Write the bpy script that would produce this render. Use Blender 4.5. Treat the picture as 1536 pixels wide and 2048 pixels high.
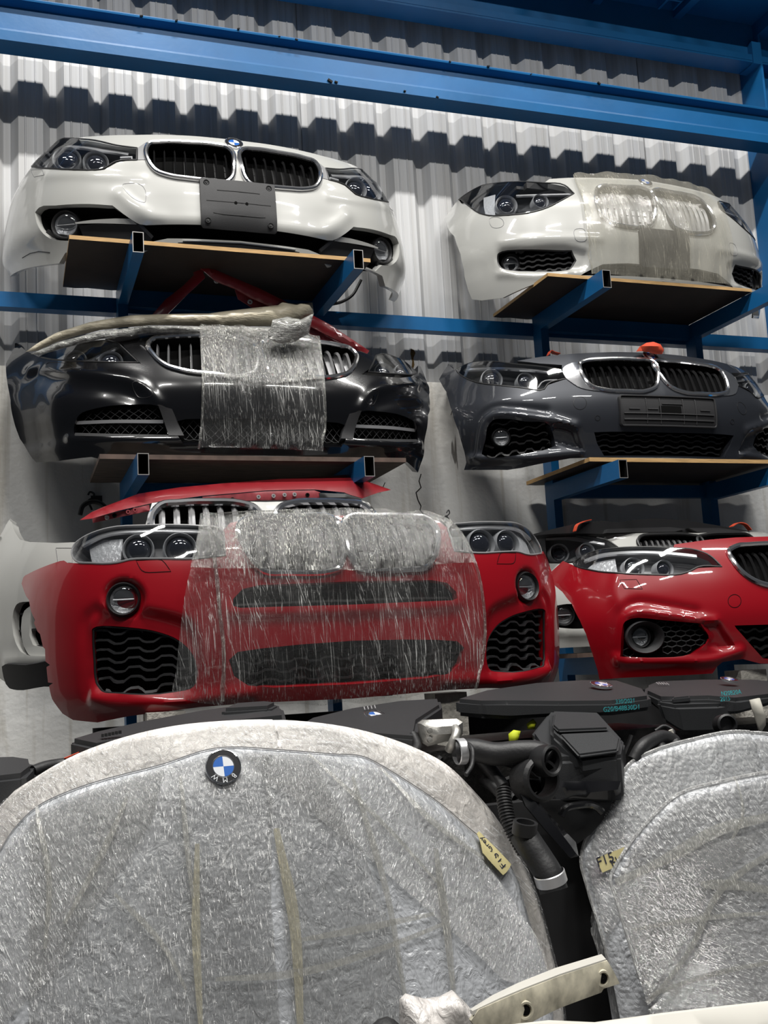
import bpy, bmesh, math, random
import numpy as np
from mathutils import Vector, Matrix, geometry

for o in list(bpy.data.objects):
    bpy.data.objects.remove(o)
scene = bpy.context.scene
col = scene.collection

# ------------------------------------------------------------------ camera
F = 2117.3
YAW, PIT, ROL = (math.radians(a) for a in (19.643, 7.932, -3.122))
HC = 1.6


def cam_axes():
    cy, sy, cp, sp = math.cos(YAW), math.sin(YAW), math.cos(PIT), math.sin(PIT)
    cr, sr = math.cos(ROL), math.sin(ROL)
    fw = np.array([sy * cp, cy * cp, sp])
    r = np.array([cy, -sy, 0.0])
    u = np.cross(r, fw)
    return cr * r + sr * u, -sr * r + cr * u, fw


CR, CU, CF = cam_axes()
CM = np.array([CR, -CU, CF])
CC = np.array([0, 0, HC])


def ray(x, y):
    return np.array([(x - 768) / F, (y - 1024) / F, 1.0]) @ CM


def aty(x, y, Y):
    d = ray(x, y)
    return CC + d * (Y / d[1])


def atz(x, y, Z):
    d = ray(x, y)
    return CC + d * ((Z - HC) / d[2])


def proj(p):
    q = (np.asarray(p) - CC) @ CM.T
    return np.stack([768 + F * q[..., 0] / q[..., 2], 1024 + F * q[..., 1] / q[..., 2]], -1)


cam = bpy.data.cameras.new('camera')
cam.sensor_fit = 'HORIZONTAL'
cam.sensor_width = 36
cam.lens = F * 36 / 1536
cam.clip_end = 100
camo = bpy.data.objects.new('camera', cam)
camo.matrix_world = Matrix(((CR[0], CU[0], -CF[0], CC[0]), (CR[1], CU[1], -CF[1], CC[1]),
                            (CR[2], CU[2], -CF[2], CC[2]), (0, 0, 0, 1)))
col.objects.link(camo)
scene.camera = camo

# ------------------------------------------------------------------ light
world = bpy.data.worlds.new('world')
scene.world = world
world.use_nodes = True
world.node_tree.nodes['Background'].inputs[0].default_value = (0.75, 0.85, 1.0, 1)
world.node_tree.nodes['Background'].inputs[1].default_value = 0.06


def area(name, loc, sx, sy, power, color=(1, 0.98, 0.94), aim=None):
    l = bpy.data.lights.new(name, 'AREA')
    l.shape = 'RECTANGLE'
    l.size, l.size_y, l.energy, l.color = sx, sy, power, color
    o = bpy.data.objects.new(name, l)
    o.location = loc
    if aim is not None:
        o.rotation_euler = (Vector(aim) - Vector(loc)).to_track_quat('-Z', 'Y').to_euler()
    col.objects.link(o)
    return o


for lx, pw in ((-1.8, 110), (0.7, 365), (2.9, 145), (5.0, 90)):
    area('hall_tube_light', (lx, 2.0, 7.3), 1.3, 0.18, pw)
for lx in (-1.4, 1.2, 3.6):
    area('hall_tube_light', (lx, -0.8, 7.3), 1.3, 0.18, 215)

scene.view_settings.view_transform = 'Standard'
scene.view_settings.look = 'None'
scene.view_settings.gamma = 1
scene.view_settings.exposure = -0.62
scene.view_settings.use_curve_mapping = False


# ------------------------------------------------------------------ materials
def nodes_of(m):
    m.use_nodes = True
    return m.node_tree.nodes, m.node_tree.links


def mat(name, c, rough=0.5, metal=0.0, coat=0.0, var=0.0, vscale=8.0, bump=0.0, bscale=60.0, stretch=(1, 1, 1), spec=0.5):
    m = bpy.data.materials.new(name)
    N, L = nodes_of(m)
    b = N['Principled BSDF']
    b.inputs['Base Color'].default_value = (*c, 1)
    b.inputs['Roughness'].default_value = rough
    b.inputs['Metallic'].default_value = metal
    b.inputs['Specular IOR Level'].default_value = spec
    b.inputs['Coat Weight'].default_value = coat
    b.inputs['Coat Roughness'].default_value = 0.04
    if var or bump:
        tc = N.new('ShaderNodeTexCoord')
        mp = N.new('ShaderNodeMapping')
        mp.inputs['Scale'].default_value = stretch
        L.new(tc.outputs['Object'], mp.inputs['Vector'])
    if var:
        n = N.new('ShaderNodeTexNoise')
        n.inputs['Scale'].default_value = vscale
        n.inputs['Detail'].default_value = 5
        L.new(mp.outputs['Vector'], n.inputs['Vector'])
        r = N.new('ShaderNodeMapRange')
        r.inputs['From Min'].default_value = 0.3
        r.inputs['From Max'].default_value = 0.7
        r.inputs['To Min'].default_value = 1 - var
        r.inputs['To Max'].default_value = 1 + var
        L.new(n.outputs['Fac'], r.inputs['Value'])
        x = N.new('ShaderNodeMix')
        x.data_type = 'RGBA'
        x.blend_type = 'MULTIPLY'
        x.inputs['Factor'].default_value = 1
        x.inputs['A'].default_value = (*c, 1)
        L.new(r.outputs['Result'], x.inputs['B'])
        L.new(x.outputs['Result'], b.inputs['Base Color'])
    if bump:
        n2 = N.new('ShaderNodeTexNoise')
        n2.inputs['Scale'].default_value = bscale
        n2.inputs['Detail'].default_value = 4
        L.new(mp.outputs['Vector'], n2.inputs['Vector'])
        bn = N.new('ShaderNodeBump')
        bn.inputs['Strength'].default_value = bump
        bn.inputs['Distance'].default_value = 0.01
        L.new(n2.outputs['Fac'], bn.inputs['Height'])
        L.new(bn.outputs['Normal'], b.inputs['Normal'])
    return m


def film_mat(name, tint=(0.85, 0.85, 0.82), lo=0.03, hi=0.55, fine=150.0, along=9.0, rot=0.0, rot2=0.35, glint=0.16, bump=0.5, rough=0.12, haze=0.0):
    """Clear stretch film: see-through, with pulled haze threads whose pale colour also paints glints, and puckers that catch the light."""
    m = bpy.data.materials.new(name)
    N, L = nodes_of(m)
    b = N['Principled BSDF']
    out = N['Material Output']
    b.inputs['Base Color'].default_value = (*tint, 1)
    b.inputs['Roughness'].default_value = 0.3
    b.inputs['Specular IOR Level'].default_value = 0.6
    tc = N.new('ShaderNodeTexCoord')
    # slow warp so the threads bend
    wn = N.new('ShaderNodeTexNoise'); wn.inputs['Scale'].default_value = 3.0; wn.inputs['Detail'].default_value = 2
    L.new(tc.outputs['Object'], wn.inputs['Vector'])
    wm = N.new('ShaderNodeVectorMath'); wm.operation = 'MULTIPLY_ADD'
    wm.inputs[1].default_value = (0.03, 0.0, 0.03)
    L.new(wn.outputs['Color'], wm.inputs[0]); L.new(tc.outputs['Object'], wm.inputs[2])
    def noise(stretch, r=0.0, detail=4, dist=0.0):
        mr = N.new('ShaderNodeMapping'); mr.inputs['Rotation'].default_value = (0, r, 0)
        mp = N.new('ShaderNodeMapping'); mp.inputs['Scale'].default_value = stretch
        n = N.new('ShaderNodeTexNoise'); n.inputs['Scale'].default_value = 1.0
        n.inputs['Detail'].default_value = detail; n.inputs['Distortion'].default_value = dist
        L.new(wm.outputs[0], mr.inputs['Vector']); L.new(mr.outputs['Vector'], mp.inputs['Vector'])
        L.new(mp.outputs['Vector'], n.inputs['Vector'])
        return n
    def rng(sock, a, b_):
        r = N.new('ShaderNodeMapRange'); r.interpolation_type = 'SMOOTHSTEP'
        r.inputs['From Min'].default_value = a; r.inputs['From Max'].default_value = b_
        L.new(sock, r.inputs['Value']); return r.outputs['Result']
    def op(o, a, b_):
        q = N.new('ShaderNodeMath'); q.operation = o
        for k, s in enumerate((a, b_)):
            if isinstance(s, (int, float)): q.inputs[k].default_value = s
            else: L.new(s, q.inputs[k])
        return q.outputs[0]
    a = noise((fine, fine * 0.3, along), rot, 3, 0.2)
    d = noise((fine * 0.7, fine * 0.3, along * 0.35), rot2, 3, 0.1)
    e = noise((5, 5, 3), rot, 3)
    g_ = noise((70, 70, 32), rot, 3, 1.0)
    th = op('MAXIMUM', rng(a.outputs['Fac'], 0.57, 0.69), op('MULTIPLY', rng(d.outputs['Fac'], 0.63, 0.70), 0.8))
    th = op('MULTIPLY', th, op('ADD', 0.35, rng(e.outputs['Fac'], 0.38, 0.62)))
    fac = op('MULTIPLY_ADD' if False else 'ADD', op('MULTIPLY', th, hi - lo), lo)
    if haze:
        fac = op('ADD', fac, op('MULTIPLY', rng(e.outputs['Fac'], 0.4, 0.65), haze))
    hgt = op('ADD', a.outputs['Fac'], op('MULTIPLY', g_.outputs['Fac'], 0.6))
    bn = N.new('ShaderNodeBump'); bn.inputs['Strength'].default_value = bump; bn.inputs['Distance'].default_value = 0.012
    L.new(hgt, bn.inputs['Height'])
    L.new(bn.outputs['Normal'], b.inputs['Normal'])
    g = N.new('ShaderNodeBsdfGlossy'); g.inputs['Roughness'].default_value = rough
    L.new(bn.outputs['Normal'], g.inputs['Normal'])
    t = N.new('ShaderNodeBsdfTransparent'); t.inputs['Color'].default_value = (0.96, 0.96, 0.95, 1)
    m0 = N.new('ShaderNodeMixShader'); m0.inputs[0].default_value = glint
    L.new(t.outputs[0], m0.inputs[1]); L.new(g.outputs[0], m0.inputs[2])
    m1 = N.new('ShaderNodeMixShader')
    L.new(fac, m1.inputs[0]); L.new(m0.outputs[0], m1.inputs[1]); L.new(b.outputs[0], m1.inputs[2])
    L.new(m1.outputs[0], out.inputs['Surface'])
    return m


def glass_mat(name, tint=(0.95, 0.96, 0.97), k=0.12, rough=0.03):
    m = bpy.data.materials.new(name)
    N, L = nodes_of(m)
    out = N['Material Output']
    N.remove(N['Principled BSDF'])
    t = N.new('ShaderNodeBsdfTransparent'); t.inputs[0].default_value = (*tint, 1)
    g = N.new('ShaderNodeBsdfGlossy'); g.inputs['Roughness'].default_value = rough
    lw = N.new('ShaderNodeLayerWeight'); lw.inputs['Blend'].default_value = 0.25
    ma = N.new('ShaderNodeMath'); ma.operation = 'MULTIPLY_ADD'
    ma.inputs[1].default_value = 0.6; ma.inputs[2].default_value = k
    L.new(lw.outputs['Fresnel'], ma.inputs[0])
    x = N.new('ShaderNodeMixShader')
    L.new(ma.outputs[0], x.inputs[0]); L.new(t.outputs[0], x.inputs[1]); L.new(g.outputs[0], x.inputs[2])
    L.new(x.outputs[0], out.inputs['Surface'])
    return m


M = {}
M['white'] = mat('white_paint', (0.47, 0.47, 0.448), 0.3, coat=1.0)
M['red'] = mat('red_paint', (0.27, 0.002, 0.008), 0.35, coat=0.8, spec=0.3)
M['black'] = mat('black_paint', (0.004, 0.004, 0.005), 0.2, coat=1.0)
M['grey'] = mat('grey_paint', (0.027, 0.030, 0.038), 0.42, metal=0.35, coat=0.8)
M['plastic'] = mat('black_plastic', (0.012, 0.012, 0.013), 0.45)
M['matte'] = mat('matte_black_plastic', (0.022, 0.022, 0.024), 0.6, bump=0.1, bscale=400)
M['void'] = mat('dark_void', (0.004, 0.004, 0.004), 0.9, spec=0.1)
M['cover'] = mat('engine_cover_plastic', (0.026, 0.027, 0.029), 0.5, bump=0.15, bscale=500)
M['chrome'] = mat('chrome', (0.9, 0.9, 0.92), 0.1, metal=0.96)
M['satin'] = mat('satin_metal', (0.62, 0.62, 0.63), 0.3, metal=0.6)
M['alu'] = mat('cast_aluminium', (0.5, 0.49, 0.46), 0.45, metal=0.8, bump=0.1, bscale=200)
M['lens'] = glass_mat('clear_lens')
M['glassball'] = mat('projector_glass', (0.02, 0.022, 0.03), 0.05, coat=1.0)
M['reflector'] = mat('lamp_reflector', (0.72, 0.73, 0.75), 0.25, metal=0.25, bump=0.5, bscale=70)
M['lampgrey'] = mat('lamp_housing_grey', (0.24, 0.24, 0.245), 0.35)
M['lamphouse'] = mat('lamp_housing_dark', (0.09, 0.092, 0.098), 0.3)
M['amber'] = mat('amber_plastic', (0.7, 0.12, 0.03), 0.3)
M['orange'] = mat('orange_strap', (0.62, 0.075, 0.03), 0.6, bump=0.2, bscale=300)
M['blue'] = mat('blue_steel_paint', (0.010, 0.115, 0.30), 0.34, var=0.12, vscale=3, bump=0.05, bscale=30, spec=0.3)
M['rawsteel'] = mat('cut_steel_edge', (0.35, 0.34, 0.33), 0.5, metal=0.7)
M['dirt'] = mat('dirt_debris', (0.012, 0.010, 0.009), 0.9)
M['plyedge'] = mat('plywood_edge', (0.50, 0.31, 0.13), 0.7, var=0.25, vscale=14, stretch=(1, 1, 14))
M['plyface'] = mat('plywood_brown_film', (0.028, 0.018, 0.013), 0.6, var=0.3, vscale=6)
M['oldedge'] = mat('old_plywood_edge', (0.10, 0.066, 0.052), 0.75, var=0.3, vscale=18)
M['oldface'] = mat('old_plywood_face', (0.060, 0.042, 0.030), 0.8, var=0.5, vscale=10, stretch=(1, 6, 1))
M['badgeblue'] = mat('badge_blue', (0.02, 0.12, 0.45), 0.3, coat=1)
M['badgewhite'] = mat('badge_white', (0.75, 0.77, 0.8), 0.3, coat=1)
M['badgeblack'] = mat('badge_black', (0.01, 0.01, 0.012), 0.3, coat=1)
M['film'] = film_mat('stretch_film', (0.85, 0.85, 0.83), 0.03, 0.62, 360, 5, 0.02, 0.28, glint=0.12, bump=0.7, haze=0.03)
M['filmwhite'] = film_mat('stretch_film_glare', (0.88, 0.87, 0.80), 0.04, 0.85, 360, 22, 0.0, 0.06, glint=0.30, bump=1.0, rough=0.2, haze=0.03)  # dense pale threads put sparkle and glare into the film colour
M['filmsoft'] = film_mat('stretch_film_milky', (0.58, 0.55, 0.46), 0.20, 0.46, 220, 4, 0.08, 0.3, glint=0.09, bump=0.25, haze=0.08)


# ------------------------------------------------------------------ object helpers
def mesh_obj(name, verts, faces, m, parent=None, smooth=True, mats=None, fmat=None):
    me = bpy.data.meshes.new(name)
    me.from_pydata([tuple(map(float, v)) for v in verts], [], [tuple(map(int, f)) for f in faces])
    if mats:
        for k in mats:
            me.materials.append(M[k] if isinstance(k, str) else k)
        if fmat is not None:
            me.polygons.foreach_set('material_index', np.array(fmat, dtype=np.int32))
    else:
        me.materials.append(M[m] if isinstance(m, str) else m)
    if smooth:
        me.polygons.foreach_set('use_smooth', np.ones(len(me.polygons), dtype=bool))
        if smooth != 'all':
            me.set_sharp_from_angle(angle=math.radians(38))
    me.update()
    o = bpy.data.objects.new(name, me)
    col.objects.link(o)
    if parent is not None:
        o.parent = parent
    return o


def tag(o, label=None, cat=None, group=None, kind=None):
    if label: o['label'] = label
    if cat: o['category'] = cat
    if group: o['group'] = group
    if kind: o['kind'] = kind
    return o


def thing(name, label, cat, loc=(0, 0, 0), group=None, rot=(0, 0, 0)):
    o = bpy.data.objects.new(name, None)
    o.empty_display_size = 0.1
    o.location = [float(v) for v in loc]
    o.rotation_euler = rot
    col.objects.link(o)
    return tag(o, label, cat, group)


class MB:
    """collects simple solids into one mesh"""
    def __init__(s):
        s.v, s.f, s.mi = [], [], []

    def add(s, v, f, mi=0):
        n = len(s.v)
        s.v += [tuple(map(float, p)) for p in v]
        s.f += [tuple(int(i) + n for i in q) for q in f]
        s.mi += [mi] * len(f)
        return s

    def box(s, a, b, mi=0, R=None, c=None):
        a, b = np.minimum(a, b), np.maximum(a, b)
        p = [np.array([(a, b)[i >> 0 & 1][0], (a, b)[i >> 1 & 1][1], (a, b)[i >> 2 & 1][2]]) for i in range(8)]
        if R is not None:
            c = np.array(c if c is not None else (a + b) / 2)
            p = [c + R @ (q - c) for q in p]
        return s.add(p, [(0, 2, 3, 1), (4, 5, 7, 6), (0, 1, 5, 4), (2, 6, 7, 3), (0, 4, 6, 2), (1, 3, 7, 5)], mi)

    def tube(s, pts, r, n=8, closed=False, mi=0, caps=True, flat=None):
        v, f = sweep(pts, r, n, closed, caps, flat)
        return s.add(v, f, mi)

    def build(s, name, m=None, parent=None, smooth=True, mats=None):
        return mesh_obj(name, s.v, s.f, m, parent, smooth, mats, s.mi if mats else None)


def sweep(pts, r, n=8, closed=False, caps=True, flat=None):
    """round (or flattened) tube along a polyline; r number or list"""
    P = np.array(pts, float)
    k = len(P)
    rr = np.full(k, r) if np.isscalar(r) else np.array(r, float)
    T = np.zeros_like(P)
    for i in range(k):
        a = P[(i - 1) % k] if closed or i > 0 else P[i]
        b = P[(i + 1) % k] if closed or i < k - 1 else P[i]
        d = b - a
        T[i] = d / (np.linalg.norm(d) + 1e-12)
    ref = np.array([0, 0, 1.0]) if abs(T[0][2]) < 0.9 else np.array([0, 1.0, 0])
    nrm = np.cross(np.cross(T[0], ref), T[0])
    nrm /= np.linalg.norm(nrm)
    v = []
    for i in range(k):
        nrm = nrm - T[i] * nrm.dot(T[i])
        nrm /= (np.linalg.norm(nrm) + 1e-12)
        bi = np.cross(T[i], nrm)
        for j in range(n):
            a = 2 * math.pi * (j + 0.5) / n
            ca, sa = math.cos(a), math.sin(a)
            if flat:
                v.append(P[i] + rr[i] * (flat[0] * ca * nrm + flat[1] * sa * bi))
            else:
                v.append(P[i] + rr[i] * (ca * nrm + sa * bi))
    f = []
    for i in range(k if closed else k - 1):
        i2 = (i + 1) % k
        for j in range(n):
            j2 = (j + 1) % n
            f.append((i * n + j, i2 * n + j, i2 * n + j2, i * n + j2))
    if caps and not closed:
        f.append(tuple(range(n)))
        f.append(tuple((k - 1) * n + j for j in reversed(range(n))))
    return v, f


def cr(pts, closed=False, k=6):
    """Catmull-Rom through pts; a point given twice in a row is a sharp corner."""
    P = [np.array(p, float) for p in pts]
    n = len(P)
    corner = [False] * n
    Q, C = [], []
    for p in P:
        if Q and np.allclose(Q[-1], p):
            C[-1] = True
        else:
            Q.append(p); C.append(False)
    if closed and len(Q) > 1 and np.allclose(Q[0], Q[-1]):
        Q.pop(); C[0] = True; C.pop()
    n = len(Q)
    out = []
    for i in range(n if closed else n - 1):
        p1, p2 = Q[i], Q[(i + 1) % n]
        p0 = Q[i - 1] if (closed or i > 0) else p1
        p3 = Q[(i + 2) % n] if (closed or i + 2 < n) else p2
        L = np.linalg.norm(p2 - p1)
        def tang(a, b, c):
            la, lb = np.linalg.norm(b - a) + 1e-9, np.linalg.norm(c - b) + 1e-9
            return ((b - a) / la * lb + (c - b) / lb * la) / (la + lb)
        t1 = (p2 - p1) / (L + 1e-9) if C[i] or (not closed and i == 0) else tang(p0, p1, p2)
        j = (i + 1) % n
        t2 = (p2 - p1) / (L + 1e-9) if C[j] or (not closed and i == n - 2) else tang(p1, p2, p3)
        la = np.linalg.norm(p1 - p0) if np.any(p1 != p0) else L
        lc = np.linalg.norm(p3 - p2) if np.any(p3 != p2) else L
        L1, L2 = min(L, 2.5 * la), min(L, 2.5 * lc)
        for q in range(k):
            t = q / k
            h = (2 * t**3 - 3 * t**2 + 1, t**3 - 2 * t**2 + t, -2 * t**3 + 3 * t**2, t**3 - t**2)
            out.append(h[0] * p1 + h[1] * t1 * L1 + h[2] * p2 + h[3] * t2 * L2)
    if not closed:
        out.append(Q[-1])
    return out


def inside(pts, poly):
    """vectorised point in polygon"""
    x, y = pts[:, 0], pts[:, 1]
    c = np.zeros(len(pts), bool)
    P = np.array(poly)
    j = len(P) - 1
    for i in range(len(P)):
        xi, yi, xj, yj = P[i, 0], P[i, 1], P[j, 0], P[j, 1]
        if yi != yj:
            c ^= ((yi > y) != (yj > y)) & (x < (xj - xi) * (y - yi) / (yj - yi) + xi)
        j = i
    return c


def dist_poly(pts, poly, closed=True):
    P = np.array(poly)
    best = np.full(len(pts), 1e9)
    n = len(P)
    for i in range(n if closed else n - 1):
        a, b = P[i], P[(i + 1) % n]
        d = b - a
        l = d.dot(d) + 1e-12
        t = np.clip(((pts - a) @ d) / l, 0, 1)
        best = np.minimum(best, np.linalg.norm(pts - (a + t[:, None] * d), axis=1))
    return best


def refine(poly, step, closed=True):
    out = []
    n = len(poly)
    for i in range(n if closed else n - 1):
        a, b = np.array(poly[i]), np.array(poly[(i + 1) % n])
        k = max(1, int(np.linalg.norm(b - a) / step))
        for q in range(k):
            out.append(a + (b - a) * q / k)
    if not closed:
        out.append(np.array(poly[-1]))
    return out


def cdt(outer, holes=(), step=0.03):
    """triangulate a region of the plane: returns points, tris, loops of boundary indices"""
    outer = refine(outer, step)
    holes = [refine(h, step) for h in holes]
    V, E = [], []
    for loop in [outer] + holes:
        s = len(V)
        V += [Vector((float(p[0]), float(p[1]))) for p in loop]
        E += [(s + i, s + (i + 1) % len(loop)) for i in range(len(loop))]
    O = np.array([[p[0], p[1]] for p in outer])
    lo, hi = O.min(0), O.max(0)
    gx = np.arange(lo[0] + step * 0.5, hi[0], step)
    gy = np.arange(lo[1] + step * 0.5, hi[1], step)
    if len(gx) and len(gy):
        G = np.stack(np.meshgrid(gx, gy), -1)
        G[1::2, :, 0] += step * 0.5
        G = G.reshape(-1, 2)
        ok = inside(G, O) & (dist_poly(G, O) > step * 0.45)
        for h in holes:
            H = np.array([[p[0], p[1]] for p in h])
            ok &= ~inside(G, H) & (dist_poly(G, H) > step * 0.45)
        V += [Vector((float(p[0]), float(p[1]))) for p in G[ok]]
    r = geometry.delaunay_2d_cdt(V, E, [], 0, 1e-6)
    pv = np.array([[p[0], p[1]] for p in r[0]])
    tri = np.array([f for f in r[2]])
    cen = pv[tri].mean(1)
    keep = inside(cen, O)
    for h in holes:
        keep &= ~inside(cen, np.array([[p[0], p[1]] for p in h]))
    tri = tri[keep]
    # counter clockwise
    a, b, c = pv[tri[:, 0]], pv[tri[:, 1]], pv[tri[:, 2]]
    flip = ((b[:, 0] - a[:, 0]) * (c[:, 1] - a[:, 1]) - (b[:, 1] - a[:, 1]) * (c[:, 0] - a[:, 0])) < 0
    tri[flip] = tri[flip][:, ::-1]
    ec = {}
    for t in tri:
        for q in range(3):
            e = (int(t[q]), int(t[(q + 1) % 3]))
            ec[e] = 1
    bnd = [e for e in ec if (e[1], e[0]) not in ec]
    return pv, tri, bnd


def smoothstep(t):
    t = np.clip(t, 0, 1)
    return t * t * (3 - 2 * t)


class Shell:
    """A car nose: a bowed plan line carried up a height profile.  Points on it are (u, z):
    u metres along the plan line from the centre (left negative), z metres above its foot."""
    def __init__(s, loc, plan, prof, rot=0.0, zr=(-0.1, 0.9), relief=None, tilt=0.0):
        s.loc = np.array(loc, float)
        s.rot, s.tilt = rot, tilt
        h = cr([(x, y) for x, y in plan], k=12)
        h = np.array(h)
        full = np.vstack([h[::-1] * [-1, 1], h[1:]])
        d = np.r_[0, np.cumsum(np.linalg.norm(np.diff(full, axis=0), axis=1))]
        s.L = d[-1] / 2
        s.su = d - s.L
        s.full = full
        pr = np.array(cr(prof, k=8))
        s.pz, s.po = pr[:, 0], pr[:, 1]
        s.relief = relief or []
        c, n = math.cos(rot), math.sin(rot)
        ct, st = math.cos(tilt), math.sin(tilt)
        s.R = np.array([[c, -n, 0], [n, c, 0], [0, 0, 1]]) @ np.array([[ct, 0, st], [0, 1, 0], [-st, 0, ct]])
        s.zr = zr
        U = np.linspace(-s.L, s.L, 161)
        Z = np.linspace(zr[0], zr[1], 81)
        g = np.stack(np.meshgrid(U, Z), -1).reshape(-1, 2)
        s.guv = g
        P = s.world(s.base(g[:, 0], g[:, 1]))
        nn = s.normal(g[:, 0], g[:, 1]) @ s.R.T
        s.gfront = ((CC - P) * nn).sum(1) > 0.02
        s.gpx = proj(P)

    def base(s, u, z, off=0.0, rel=False):
        u = np.asarray(u, float); z = np.asarray(z, float)
        uc = np.clip(u, -s.L, s.L)
        x = np.interp(uc, s.su, s.full[:, 0])
        y = np.interp(uc, s.su, s.full[:, 1])
        e = 0.01
        ua, ub = np.clip(uc - e, -s.L, s.L), np.clip(uc + e, -s.L, s.L)
        tx = np.interp(ub, s.su, s.full[:, 0]) - np.interp(ua, s.su, s.full[:, 0])
        ty = np.interp(ub, s.su, s.full[:, 1]) - np.interp(ua, s.su, s.full[:, 1])
        l = np.sqrt(tx * tx + ty * ty)
        tx, ty = tx / l, ty / l
        x = x + tx * (u - uc); y = y + ty * (u - uc)
        o = np.interp(z, s.pz, s.po)
        if rel:
            for fn in s.relief:
                o = o + fn(u, z)
        o = o + off
        return np.stack([x + ty * o, y - tx * o, z + 0 * x], -1)

    def normal(s, u, z, rel=False):
        e = 0.004
        a = s.base(u + e, z, 0, rel) - s.base(u - e, z, 0, rel)
        b = s.base(u, z + e, 0, rel) - s.base(u, z - e, 0, rel)
        n = np.cross(a, b)
        return n / np.linalg.norm(n, axis=-1, keepdims=True)

    def pt(s, u, z, off=0.0):
        """local 3D point, lifted off along the true normal"""
        u = np.asarray(u, float); z = np.asarray(z, float)
        return s.base(u, z, 0, True) + s.normal(u, z, True) * np.asarray(off)[..., None]

    def world(s, p):
        return s.loc + np.asarray(p) @ s.R.T

    def inv(s, px, py):
        d = np.hypot(s.gpx[:, 0] - px, s.gpx[:, 1] - py) + np.where(s.gfront, 0, 1e6)
        q = s.guv[np.argmin(d)].copy()
        for it in range(12):
            p = proj(s.world(s.base(q[0], q[1])))
            r = np.array([px, py]) - p
            if np.abs(r).max() < 0.05:
                break
            e = 1e-4
            ju = (proj(s.world(s.base(q[0] + e, q[1]))) - p) / e
            jz = (proj(s.world(s.base(q[0], q[1] + e))) - p) / e
            J = np.stack([ju, jz], 1)
            try:
                st = np.linalg.solve(J.T @ J + 1e-2 * np.eye(2) * abs(J).max(), J.T @ r)
            except Exception:
                break
            st = np.clip(st, -0.05, 0.05)
            q = q + st
            q[0] = np.clip(q[0], -s.L, s.L)
            q[1] = np.clip(q[1], s.zr[0], s.zr[1])
        return tuple(q)

    def tr(s, pts):
        """('u', u, z) entries are taken as they are; (x, y) are read off the photograph"""
        out = []
        for p in pts:
            if p[0] == 'u':
                out.append((p[1], p[2]))
            elif p[0] == 'c':
                out.append((0.0, s.inv(p[1], p[2])[1]))
            else:
                out.append(s.inv(*p))
        return out

    def sheet(s, name, outer, holes, m, parent, off=0.0, rim=0.02, step=0.025, back=False, hole_rims=None):
        pv, tri, bnd = cdt(outer, holes, step)
        p = s.pt(pv[:, 0], pv[:, 1], np.full(len(pv), off))
        v = [tuple(q) for q in p]
        f = [tuple(t) for t in tri]
        if rim:
            n = s.normal(pv[:, 0], pv[:, 1], True)
            idx = sorted({i for e in bnd for i in e})
            base = len(v)
            mp = {}
            for i in idx:
                mp[i] = len(v)
                v.append(tuple(p[i])); v.append(tuple(p[i] - n[i] * rim))
            for a, b in bnd:
                f.append((mp[a], mp[a] + 1, mp[b] + 1, mp[b]))
            if back:
                bo = len(v)
                v += [tuple(q) for q in (p - n * rim)]
                f += [tuple(int(x) + bo for x in t[::-1]) for t in tri]
        return mesh_obj(name, v, f, m, parent, smooth=True)

    def line(s, uz, off=0.0, step=0.02, closed=False):
        uz = np.array(refine(uz, step, closed))
        return s.pt(uz[:, 0], uz[:, 1], np.full(len(uz), off))

    def ring(s, name, uz, r, m, parent, off=0.0, n=8, flat=None, closed=True):
        mb = MB()
        mb.tube(s.line(uz, off, closed=closed), r, n, closed, flat=flat)
        return mb.build(name, m, parent)


def mir(uz):
    return [(-u, z) for u, z in reversed(list(uz))]


def sym(half):
    """half outline from the top centre to the bottom centre on the left -> full outline"""
    h = [tuple(p) for p in half]
    return h + mir(h[1:-1] if abs(h[0][0]) < 1e-6 else h)


def poly_clip_rows(poly, z):
    """u intervals of a polygon at height z"""
    xs = []
    n = len(poly)
    for i in range(n):
        a, b = poly[i], poly[(i + 1) % n]
        if (a[1] > z) != (b[1] > z):
            xs.append(a[0] + (z - a[1]) / (b[1] - a[1]) * (b[0] - a[0]))
    xs.sort()
    return [(xs[i], xs[i + 1]) for i in range(0, len(xs) - 1, 2)]


def poly_clip_cols(poly, u):
    zs = []
    n = len(poly)
    for i in range(n):
        a, b = poly[i], poly[(i + 1) % n]
        if (a[0] > u) != (b[0] > u):
            zs.append(a[1] + (u - a[0]) / (b[0] - a[0]) * (b[1] - a[1]))
    zs.sort()
    return [(zs[i], zs[i + 1]) for i in range(0, len(zs) - 1, 2)]


def inset(poly, d):
    """move a closed outline inwards by d (simple, for smooth outlines)"""
    P = np.array(poly)
    A = 0.5 * np.sum(P[:, 0] * np.roll(P[:, 1], -1) - np.roll(P[:, 0], -1) * P[:, 1])
    T = np.roll(P, -1, 0) - np.roll(P, 1, 0)
    T /= (np.linalg.norm(T, axis=1, keepdims=True) + 1e-12)
    Nn = np.stack([-T[:, 1], T[:, 0]], 1) * (1 if A > 0 else -1)
    return [tuple(q) for q in P + Nn * d]


def rrect(cx, cz, hw, hh, r=0.012, k=4):
    out = []
    for sx, sz, a0 in ((1, 1, 0), (-1, 1, 90), (-1, -1, 180), (1, -1, 270)):
        for i in range(k + 1):
            a = math.radians(a0 + 90 * i / k)
            out.append((cx + sx * (hw - r) + r * math.cos(a), cz + sz * (hh - r) + r * math.sin(a)))
    return out
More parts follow.
